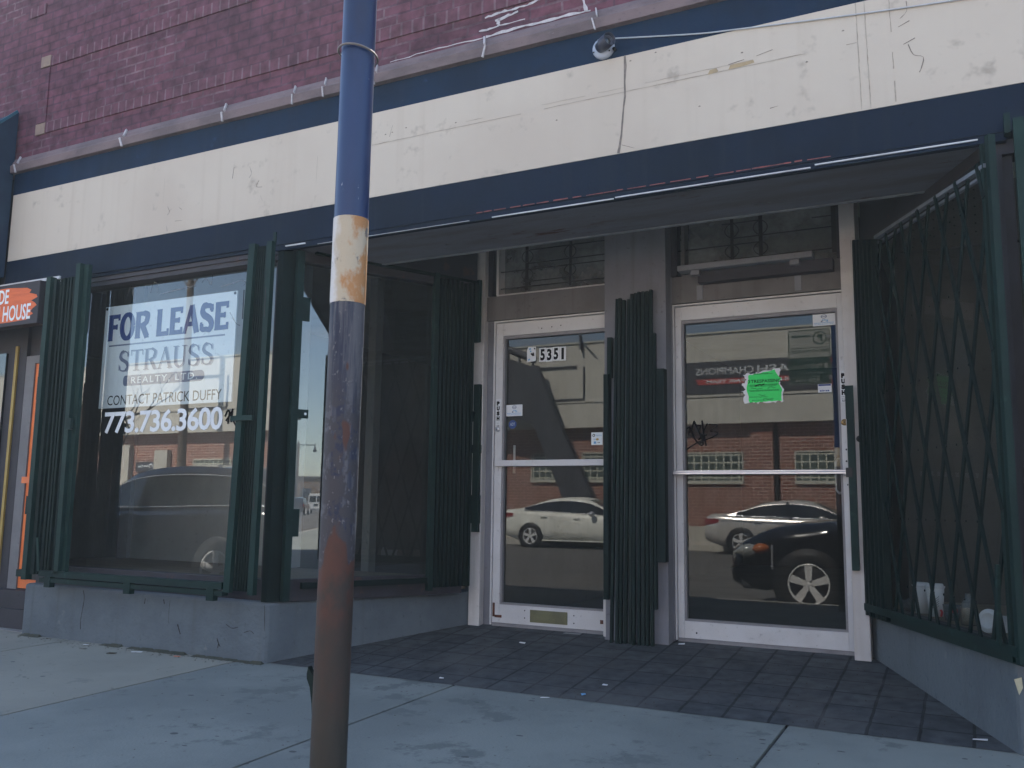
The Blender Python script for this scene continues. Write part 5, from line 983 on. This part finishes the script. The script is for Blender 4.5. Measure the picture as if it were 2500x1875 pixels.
for x0, x1, z0, z1 in ((-13.6, -11.22, 4.27, 5.38), (-26.6, -24.33, 4.23, 5.45)):
    b.box(x0, x1, -21.2, -21.15, z0, z0 + .07); b.box(x1 - .05, x1, -21.2, -21.15, z0 + .071, z1); b.box(x0, x1 - .3, -21.2, -21.15, z1, z1 + .06)
b.build('panel_frame', 'opp_dark', ob)
b = MB(); b.box(-30.3, -29.5, -21.5, -21.3, .3, 2.98); b.box(-28.1, -27.4, -21.5, -21.3, .3, 2.75); b.build('pale_panel', 'concrete_l', ob)
b = MB(); b.box(-29.24, -28.2, -21.5, -21.44, 1.96, 2.32); w = b.build('sign_plate', 'opp_dark', ob)
b = MB(); text(b, 'Parts Dept', -28.55, -29.1, 2.08, 2.2, PB(-21.435), .002, .02); b.ribbon([(-28.4 + .09 * math.cos(i * .5), 2.14 + .09 * math.sin(i * .5)) for i in range(9)], .04, PB(-21.435), .002); b.build('lettering', 'paint_white', w)
b = MB(); b.box(-11.35, -11.3, -21.2, -21.0, 5.95, 6.4); b.bar((-11.32, -21.0, 6.4), (-11.0, -20.6, 6.45), .04, .04); b.build('wall_lamp', 'opp_dark', ob)
ch = thing('dark_silhouette', 'made-up dark slanted chute with a roller tube against the pale wall across the street', 'silhouette', (-12.5, -20.6, -.2))  # made-up solid form, put in for a shadow-like dark area on the wall
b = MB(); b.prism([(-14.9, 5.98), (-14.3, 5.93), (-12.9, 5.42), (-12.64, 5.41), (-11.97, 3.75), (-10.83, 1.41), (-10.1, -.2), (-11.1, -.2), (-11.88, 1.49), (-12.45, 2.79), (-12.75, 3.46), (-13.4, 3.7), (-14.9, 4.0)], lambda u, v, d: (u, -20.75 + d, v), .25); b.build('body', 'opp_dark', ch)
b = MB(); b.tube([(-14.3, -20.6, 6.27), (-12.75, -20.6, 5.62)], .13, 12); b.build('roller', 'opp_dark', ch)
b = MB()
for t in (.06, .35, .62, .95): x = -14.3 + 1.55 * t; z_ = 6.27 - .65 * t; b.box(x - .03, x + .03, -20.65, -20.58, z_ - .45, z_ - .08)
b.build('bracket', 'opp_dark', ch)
up_ = thing('utility_pole', 'tall wooden utility pole with a crossarm across the street', 'utility pole', (-25.1, -19.9, -.2))
b = MB(); b.tube([(-25.05, -19.9, -.2), (-25.2, -19.9, 9.6)], [.17, .11], 12); b.build('pole', 'wood', up_)
b = MB(); b.box(-26.2, -24.1, -19.95, -19.85, 9.05, 9.17); b.bar((-25.7, -19.9, 9.05), (-25.2, -19.9, 8.5), .05, .04); b.bar((-24.7, -19.9, 9.05), (-25.2, -19.9, 8.5), .05, .04); b.build('crossarm', 'wood', up_)
b = MB()
for x in (-26.1, -25.6, -24.7, -24.2): b.lathe((x, -19.9, 9.17), [(0, .14), (.04, .12), (.05, .06), (.03, 0)], n=8)
b.build('insulator', 'grey_plastic', up_)
b = MB()
for k in range(4):
    x = (-26.1, -25.6, -24.7, -24.2)[k]; pts = []
    for i in range(21): t = i / 20; pts.append((x + 46 * t, -19.9 + (.1 * k), 9.28 - 4 * .55 * t * (1 - t)))
    b.tube(pts, .012, 4); pts = [(x - 36 * i / 14, -19.9 + .1 * k, 9.28 - 2.0 * (i / 14) * (1 - i / 14)) for i in range(15)]; b.tube(pts, .012, 4)
tag(b.build('overhead_wires', 'black'), 'overhead wires strung from the utility pole crossarm along the street', 'wires')
# street tree, bare
tr = thing('bare_tree', 'bare street tree with a thick dark trunk by the kerb', 'tree', (-9.75, -4.35, -.2))
rng = random.Random(11); b = MB(); tw = MB()
b.tube([(-9.75, -4.35, -.2), (-9.72, -4.33, .8), (-9.76, -4.36, 1.6), (-9.82, -4.34, 2.0)], [.17, .14, .12, .07], 12)
def branch(p, d, ln, r, lv):
    pts = [Vector(p)]; d = Vector(d).normalized()
    for i in range(5): d = (d + Vector((rng.uniform(-.25, .25), rng.uniform(-.25, .25), rng.uniform(-.05, .22)))).normalized(); pts.append(pts[-1] + d * ln / 5)
    (b if lv < 2 else tw).tube(pts, [r * (1 - .7 * i / 5) for i in range(6)], 6 if lv < 2 else 4)
    if lv < 3:
        for i in range(2, 6):
            for _ in range(1):
                e = (d + Vector((rng.uniform(-.9, .9), rng.uniform(-.9, .9), rng.uniform(-.2, .7)))).normalized(); branch(pts[i], e, ln * rng.uniform(.45, .7), r * .5, lv + 1)
for a_ in (0, .6, 2.6, 5.1): branch((-9.74, -4.34, 1.0 + .13 * a_), (math.cos(a_), math.sin(a_) * .7, .35), 1.0, .022, 1)
b.build('trunk', 'bark', tr); tw.build('twigs', 'bark', tr)

# ------------------------------------------------------------------ vehicles
def lerp(tab, x):
    for (a, c), (d, e) in zip(tab[:-1], tab[1:]):
        if x <= d: t = (x - a) / (d - a) if d > a else 0; t = max(0, min(1, t)); return c + (e - c) * t
    return tab[-1][1]
def smooth_tab(tab, n=8):
    q = cr([(a, c) for a, c in tab], n); return [(v.x, v.y) for v in q]
def vehicle(name, label, cat, paint, L_, Wd, deck, belt, bot, hw, roof, wheels, wr=.33, cabin=True, group=None, rimdeg=5, winbars=(), lamps=True, rim_r=.68):
    # local: x forward 0..L_, y across, z up from the road
    t = thing(name, label, cat, (0, 0, 0), group)
    dk, bl, bo, hh = smooth_tab(deck), smooth_tab(belt), smooth_tab(bot), smooth_tab(hw)
    n = 56; b = MB(); secs = []
    for i in range(n + 1):
        x = L_ * i / n; w = lerp(hh, x) * Wd / 2; zb = lerp(bo, x); zl = lerp(bl, x); zd = max(lerp(dk, x), zl + .012)
        half = [(w * .80, zb), (w * .95, zb + .05), (w * 1.0, zb + (zl - zb) * .35), (w * 1.0, zb + (zl - zb) * .6), (w * .985, zl - .09), (w * .955, zl - .015), (w * .90, zl + (zd - zl) * .4), (w * .78, zl + (zd - zl) * .85), (w * .4, zd + .012), (0, zd + .02)]
        sec = half + [(-y, z) for y, z in half[-2::-1]]
        secs.append([(x, y, z) for y, z in sec])
    k = len(secs[0]); vs = [p for s in secs for p in s]; fs = [(i * k + j, i * k + (j + 1) % k, (i + 1) * k + (j + 1) % k, (i + 1) * k + j) for i in range(n) for j in range(k)]
    b.add(vs, fs, 0, True); b.add(secs[0], [tuple(range(k))], 0); b.add(secs[-1], [tuple(range(k))[::-1]], 0)
    body = b.build('body', paint, t)
    W2 = lambda x: lerp(hh, x) * Wd / 2
    if cabin:
        rf = smooth_tab(roof, 8); xr, xf = roof[0][0], roof[-1][0]; m_ = 40; cb = MB(); gl = MB(); rows = []
        for i in range(m_ + 1):
            x = xr + (xf - xr) * i / m_; zl = lerp(bl, x) + .0; zt = max(lerp(rf, x), zl + .02); w0 = W2(x) * .93; h_ = min(1, (zt - zl) / .42); w1 = w0 - h_ * .17 * Wd / 1.8
            rows.append([(x, w0, zl - .03), (x, w0 * .99, zl + .03), (x, w0 + (w1 - w0) * .82, zl + (zt - zl) * .82), (x, w1 * .93, zt - .02), (x, w1 * .5, zt + .012), (x, 0, zt + .018)])
        rows = [r + [(x, -y, z) for x, y, z in r[-2::-1]] for r in rows]; k2 = len(rows[0])
        for i in range(m_):
            for j in range(k2 - 1):
                q = (rows[i][j], rows[i][j + 1], rows[i + 1][j + 1], rows[i + 1][j]); cb.add(q, [(0, 1, 2, 3)], 0, True)
        cb.build('roof', paint, t)
        zmax = max(z for _, z in roof)
        for sd in (1, -1):
            j = 1 if sd == 1 else k2 - 3
            segs = []; cur = []
            for i in range(1, m_):
                x = xr + (xf - xr) * i / m_; zl = lerp(bl, x); zt = lerp(rf, x)
                if zt - zl > .12 and not any(abs(x - wb) < .05 for wb in winbars): cur.append(i)
                else:
                    if len(cur) > 1: segs.append(cur)
                    cur = []
            if len(cur) > 1: segs.append(cur)
            for sg_ in segs:
                g_ = MB(); lo = []; hi = []
                for i in sg_:
                    r_ = rows[i] if sd == 1 else [(x, -y, z) for x, y, z in rows[i]]
                    a_ = Vector(rows[i][1]); c_ = Vector(rows[i][2]); u_ = (c_ - a_); o_ = Vector((0, .006, .003)); A = a_ + u_ * .04 + o_; C = a_ + u_ * .94 + o_
                    lo.append((A.x, A.y * sd, A.z)); hi.append((C.x, C.y * sd, C.z))
                m3 = len(lo); g_.add(lo + hi, [(q, q + 1, q + 1 + m3, q + m3) for q in range(m3 - 1)], 0, True); w_ = g_.build('side_window', 'carglass', t)
                tb = MB(); tb.tube([(x, y + sd * .004, z) for x, y, z in lo], .008, 4); tb.tube([(x, y + sd * .004, z) for x, y, z in hi], .008, 4); tb.build('window_trim', 'chrome', w_)
        for nm, cond in (('windscreen', lambda x: x > xf - (xf - xr) * .5), ('rear_window', lambda x: x < xr + (xf - xr) * .5)):
            g_ = MB()
            for i in range(m_):
                x = xr + (xf - xr) * (i + .5) / m_; z0 = lerp(rf, rows[i][0][0]); z1 = lerp(rf, rows[i + 1][0][0])
                if cond(x) and z0 < zmax - .05 and abs(z1 - z0) > .012 and min(z0, z1) > lerp(bl, x) + .04:
                    for j in (3, 4, 5, 6):
                        q = [Vector(v) + Vector((0, 0, .006)) for v in (rows[i][j], rows[i][j + 1], rows[i + 1][j + 1], rows[i + 1][j])]; g_.add(q, [(0, 1, 2, 3)], 0, True)
            if g_.v: g_.build(nm, 'carglass', t)
    for wx in wheels:
        for sd in (1, -1):
            wy = sd * (W2(wx) * 1.0 + .004); a_ = (0, sd, 0)
            ar = MB(); ar.lathe((wx, wy - sd * .03, wr), [(wr + .055, 0), (wr + .05, .034), (0, .034)], a_, 32); ar.build('wheel_arch', 'black', t)
            wh = MB(); wh.lathe((wx, wy - sd * .18, wr), [(0, 0), (wr * .8, 0), (wr, .04), (wr, .16), (wr * .93, .195), (wr * rim_r, .20), (wr * rim_r, .17), (0, .17)], a_, 36); w_ = wh.build('wheel', 'tyre', t)
            rm = MB(); rr_ = wr * rim_r; rm.lathe((wx, wy + sd * .02, wr), [(rr_, -.02), (rr_, .006), (rr_ * .93, .004), (rr_ * .90, -.02)], a_, 36); rm.lathe((wx, wy + sd * .004, wr), [(rr_ * .2, 0), (rr_ * .17, .014), (0, .016)], a_, 16)
            for s_ in range(rimdeg):
                an = 2 * math.pi * s_ / rimdeg + math.pi / 2 + (math.pi if rimdeg == 3 else 0); u_ = Vector((math.cos(an), 0, math.sin(an))); v_ = Vector((-math.sin(an), 0, math.cos(an))); c_ = Vector((wx, wy + sd * .010, wr)); wi, wo_ = rr_ * .14, rr_ * .13
                q = [c_ + u_ * rr_ * .12 - v_ * wi, c_ + u_ * rr_ * .12 + v_ * wi, c_ + u_ * rr_ * .93 + v_ * wo_ * 1.5, c_ + u_ * rr_ * .93 - v_ * wo_ * 1.5]; e = Vector((0, sd * .012, 0)); rm.add(q + [p + e for p in q], [(0, 1, 2, 3), (4, 5, 6, 7), (0, 1, 5, 4), (1, 2, 6, 5), (2, 3, 7, 6), (3, 0, 4, 7)])
            rm.build('rim', 'rim', w_)
    if lamps:
        for sd in (1, -1):
            zl = lerp(bl, .1); x0 = .05; b = MB(); w = W2(.12)
            b.add([(.012, sd * w * .98, zl - .20), (.40, sd * (W2(.40) + .004), zl - .13), (.40, sd * (W2(.4) + .004) * .985, zl - .04), (.03, sd * w * .98, zl - .03), (-.012, sd * w * .62, zl - .19), (-.012, sd * w * .62, zl - .04)], [(0, 1, 2, 3), (0, 3, 5, 4)]); b.build('tail_lamp', 'redlamp', t)
            xe = L_; w = W2(xe - .25); zl = lerp(bl, xe - .3); b = MB(); b.add([(xe - .52, sd * (W2(xe - .52) + .004), zl - .10), (xe - .12, sd * (W2(xe - .12) + .006), zl - .20), (xe - .13, sd * (W2(xe - .13) + .004), zl - .10), (xe - .50, sd * (W2(xe - .50) + .002), zl - .04)], [(0, 1, 2, 3)]); b.build('headlight', 'headlamp', t)
    return t
def put(t, x, y, rz, z=-.36): t.location = (x, y, z); t.rotation_euler = (0, 0, rz)
def extra(t, fn, name, m):
    b = MB(); fn(b); return b.build(name, m, t)
SED = dict(L_=4.62, Wd=1.82, deck=[(0, .93), (.1, 1.02), (.5, 1.05), (.95, 1.02), (3.2, .97), (3.7, .93), (4.25, .82), (4.55, .68), (4.62, .62)], belt=[(0, .84), (.2, .98), (1, .96), (2, .93), (3.3, .90), (4.1, .80), (4.62, .58)], bot=[(0, .36), (.3, .26), (.8, .2), (3.6, .2), (4.3, .22), (4.62, .3)],
           hw=[(0, .80), (.12, .9), (.5, .975), (1.2, 1), (3.2, 1), (3.9, .97), (4.4, .85), (4.62, .62)], roof=[(.62, 1.03), (1.0, 1.16), (1.5, 1.34), (2.0, 1.405), (2.45, 1.405), (2.85, 1.32), (3.2, 1.16), (3.5, .99)], wheels=(.98, 3.75), winbars=())
sv = vehicle('parked_car', 'silver sedan with red tail lamps parked across the street', 'car', 'silver', group='cars parked along the street', **SED); put(sv, -6.35, -18.45, 0)
for sd in (1, -1):
    extra(sv, lambda b: [b.box(x, x + .2, sd * .905, sd * .93, z_, z_ + .03) for x, z_ in ((1.3, .83), (2.35, .80))], 'door_handle', 'chrome')
    extra(sv, lambda b: b.lathe((2.98, sd * .98, .96), [(0, -.08), (.06, -.06), (.075, 0), (.06, .07), (0, .09)], (1, 0, 0), 12), 'wing_mirror', 'silver')
    extra(sv, lambda b: b.tube([(.45, sd * .895, .88), (1.2, sd * .912, .86), (2.2, sd * .912, .83), (3.3, sd * .907, .79)], .007, 4), 'crease_line', 'black')
for t_ in (sv, wv0) if 0 else (sv,):
    for sd in (1, -1): extra(t_, lambda b: b.bar((2.22, sd * .875, .93), (2.12, sd * .74, 1.36), .07, .03, (1, 0, 0)), 'pillar_trim', 'carglass')
extra(sv, lambda b: b.prism([(0, 0), (.2, 0), (.14, .05), (.04, .06)], lambda u, v, d: (1.35 + u, -.04 + d, 1.325 + v), .08), 'roof_antenna', 'silver')
SED2 = dict(SED); SED2['roof'] = [(.35, 1.05), (.8, 1.17), (1.4, 1.36), (1.95, 1.43), (2.4, 1.42), (2.85, 1.32), (3.2, 1.14), (3.5, 1.0)]; SED2['winbars'] = ()
SED2['belt'] = [(0, .9), (.2, 1.04), (1, 1.01), (2, .97), (3.3, .90), (4.1, .80), (4.62, .58)]; SED2['deck'] = [(0, .98), (.1, 1.07), (.5, 1.08), (.95, 1.03), (3.2, .97), (3.7, .93), (4.25, .82), (4.55, .68), (4.62, .62)]
wv = vehicle('parked_car', 'white sedan streaked with dirt parked across the street', 'car', 'dirtywhite', group='cars parked along the street', **SED2); put(wv, -12.35, -18.45, 0)
for sd in (1, -1):
    extra(wv, lambda b: [b.box(x, x + .2, sd * .905, sd * .935, z_, z_ + .035) for x, z_ in ((1.3, .87), (2.3, .83))], 'door_handle', 'dirtywhite')
    extra(wv, lambda b: b.lathe((2.9, sd * .99, .98), [(0, -.08), (.07, -.06), (.085, 0), (.06, .07), (0, .09)], (1, 0, 0), 12), 'wing_mirror', 'chrome')
    extra(wv, lambda b: b.tube([(.9, sd * .89, .21), (3.4, sd * .89, .22)], .02, 5), 'sill_trim', 'dirtywhite')
SUV = dict(L_=4.6, Wd=1.86, deck=[(0, 1.05), (.3, 1.12), (3.1, 1.08), (3.7, 1.04), (4.3, .93), (4.55, .78), (4.6, .7)], belt=[(0, .98), (.3, 1.10), (.9, 1.09), (2.0, 1.06), (3.2, 1.03), (4.1, .9), (4.6, .66)], bot=[(0, .42), (.4, .3), (3.8, .28), (4.6, .36)], hw=[(0, .86), (.15, .94), (.6, 1), (3.3, 1), (4.0, .96), (4.45, .86), (4.6, .7)],
           roof=[(.05, 1.10), (.3, 1.42), (.7, 1.58), (1.5, 1.65), (2.3, 1.63), (2.8, 1.52), (3.2, 1.28), (3.5, 1.08)], wheels=(.9, 3.65), winbars=(), wr=.36)
dv_ = vehicle('parked_car', 'dark grey crossover with chrome window trim parked at the near kerb', 'car', 'blackpaint', group='cars parked along the street', **SUV); put(dv_, -7.25, -5.95, math.pi)
for sd in (1, -1): extra(dv_, lambda b: b.lathe((2.72, sd * 1.03, 1.12), [(0, -.1), (.08, -.07), (.1, 0), (.08, .09), (0, .12)], (1, 0, 0), 12), 'wing_mirror', 'blackpaint')
BS = dict(L_=4.5, Wd=1.84, deck=[(0, .55), (2.9, .55), (3.12, .62), (3.26, 1.03), (3.5, 1.04), (3.9, 1.0), (4.2, .90), (4.42, .78), (4.5, .72)], belt=[(0, .52), (2.9, .52), (3.12, .58), (3.26, .96), (3.6, .93), (4.1, .84), (4.5, .64)], bot=[(0, .42), (.4, .3), (3.6, .28), (4.1, .24), (4.5, .30)], hw=[(0, .9), (.4, 1), (3.4, 1), (3.9, .98), (4.25, .92), (4.45, .82), (4.5, .72)],
          roof=[], wheels=(.85, 3.57), wr=.35, cabin=False, rimdeg=5, lamps=False, rim_r=.66)
bs_ = vehicle('parked_car', 'black car with long bonnet parked at the near kerb beside the sign pole', 'car', 'blackpaint', group='cars parked along the street', **BS); put(bs_, 1.86, -5.86, math.pi)
for sd in (1, -1):
    w = .92
    extra(bs_, lambda b: b.lathe((4.24, sd * .81, .70), [(0, -.17), (.05, -.13), (.085, 0), (.075, .1), (0, .2)], (.94, sd * .18, -.12), 14), 'headlight', 'headlamp')
    extra(bs_, lambda b: b.lathe((4.10, sd * .868, .73), [(0, -.1), (.05, -.06), (.07, .02), (.05, .07), (0, .11)], (.97, sd * .12, -.1), 12), 'indicator', 'amber')
    extra(bs_, lambda b: b.box(3.96, 3.985, sd * .90, sd * .925, .5, .78), 'side_trim', 'chrome')
extra(bs_, lambda b: b.prism([(-.74, -.02), (-.7, .03), (.7, .03), (.74, -.02), (.8, -.35), (.78, -.38), (-.78, -.38), (-.8, -.35)], lambda u, v, d: (4.30 + .14 * (1 - abs(u) / 1.2) + .03 * d - .10 * (v < -.3), u, .64 + v), 3.), 'bumper', 'plastic_bumper')
# far end of the street
vn = thing('white_van', 'white van with twin rear windows far down the street', 'van', (90, -12.4, -.36))
b = MB(); b.prism([(-.95, .35), (.95, .35), (.97, 1.1), (.86, 2.05), (.7, 2.15), (-.7, 2.15), (-.86, 2.05), (-.97, 1.1)], lambda u, v, d: (90 + d, -12.4 + u, -.36 + v), 5); b.build('body', 'vanwhite', vn, bevel=.05)
b = MB(); b.prism([(-.78, 1.25), (-.06, 1.25), (-.06, 1.9), (-.7, 1.9)], lambda u, v, d: (89.98 + d, -12.4 + u, -.36 + v), .015); b.prism([(.78, 1.25), (.06, 1.25), (.06, 1.9), (.7, 1.9)], lambda u, v, d: (89.98 + d, -12.4 + u, -.36 + v), .015); b.box(89.975, 89.99, -12.65, -12.2, .45, .7); b.build('rear_window', 'carglass', vn)
b = MB(); b.box(89.85, 90, -13.35, -11.45, -.02, .2); b.build('bumper', 'grey_plastic', vn)
b = MB()
for y in (-13.1, -11.7): b.lathe((90.9, y, .0), [(0, -.12), (.36, -.12), (.36, .12), (0, .12)], (0, 1, 0), 16)
b.build('wheel', 'tyre', vn)
S3 = dict(SUV); fc = vehicle('parked_car', 'dark car far down the street beside the white van', 'car', 'blackpaint', group='cars parked along the street', **S3); put(fc, 75, -12.6, 0)
fb = thing('tan_brick_building', 'low tan brick building closing the far end of the street', 'building', (135, -12, -.3))
b = MB(); b.box(132, 150, -60, 60, -.36, 4.75); b.build('wall', 'far_brick', fb)
b = MB(); b.box(131.8, 150, -60, 60, 4.752, 4.9); b.build('coping', 'concrete_l', fb)
b = MB(); b.box(131.9, 132, -19.7, -18.3, 1.6, 3.0); b.box(131.9, 132, -18.9, -18.0, -.3, 1.3); b.build('sign_board', 'opp_dark', fb)
lm = thing('street_lamp', 'brown street lamp post with a side arm and hanging lantern', 'street lamp', (112, -17.75, -.3))
b = MB(); b.tube([(112, -17.75, -.3), (112, -17.75, 8.5), (112, -17.75, 9.1)], [.24, .17, .03], 10); b.build('post', 'wood', lm)
b = MB(); b.tube([(112, -17.8, 8.45), (112, -15.5, 8.45)], .06, 6); b.tube([(112, -17.7, 7.9), (112, -17.0, 8.4)], .03, 5); b.build('arm', 'black', lm)
b = MB(); b.lathe((112, -15.55, 7.5), [(.1, 0), (.28, .1), (.25, .3), (.1, .6), (.04, 1.2), (0, 1.3)], n=12); b.build('lantern', 'black', lm)
for i, (x, h, dp) in enumerate(((26, 5.5, 9), (42, 7.5, 10), (60, 4.6, 9), (78, 6.0, 10))):
    nbx = thing('row_building', ('low brown brick building along the street, nearest the repair shop', 'taller brown brick building further along the street', 'single storey tan building along the street', 'far brick building near the end of the street')[i], 'building', (x, -26, -.2))
    b = MB(); b.box(x - 8, x + 8, -34, -21.6 - .3 * i, -.3, h); b.build('wall', 'opp_brick' if i % 2 else 'far_brick', nbx)
    for k in range(3): MB().box(x - 6.5 + k * 4.5, x - 3.5 + k * 4.5, -21.62 - .3 * i, -21.55 - .3 * i, .4, 2.6).build('window', 'carglass', nbx)

# thin glare veil added over the whole street, standing in for car window glare
hm = bpy.data.materials.new('glare veil'); hm.use_nodes = True; nt = hm.node_tree; nt.nodes.clear()
ho = N(nt, 'ShaderNodeOutputMaterial'); hv = N(nt, 'ShaderNodeVolumePrincipled'); hv.inputs['Color'].default_value = (.72, .87, 1, 1); hv.inputs['Density'].default_value = .0019; hv.inputs['Anisotropy'].default_value = .2
nt.links.new(hv.outputs[0], ho.inputs['Volume'])
h_ = MB().box(-152, 262, -122, 122, -1.4, 11.5).build('veil', hm); h_['kind'] = 'stuff'; h_['label'] = 'thin pale haze added over the street for window glare'; h_['category'] = 'veil'
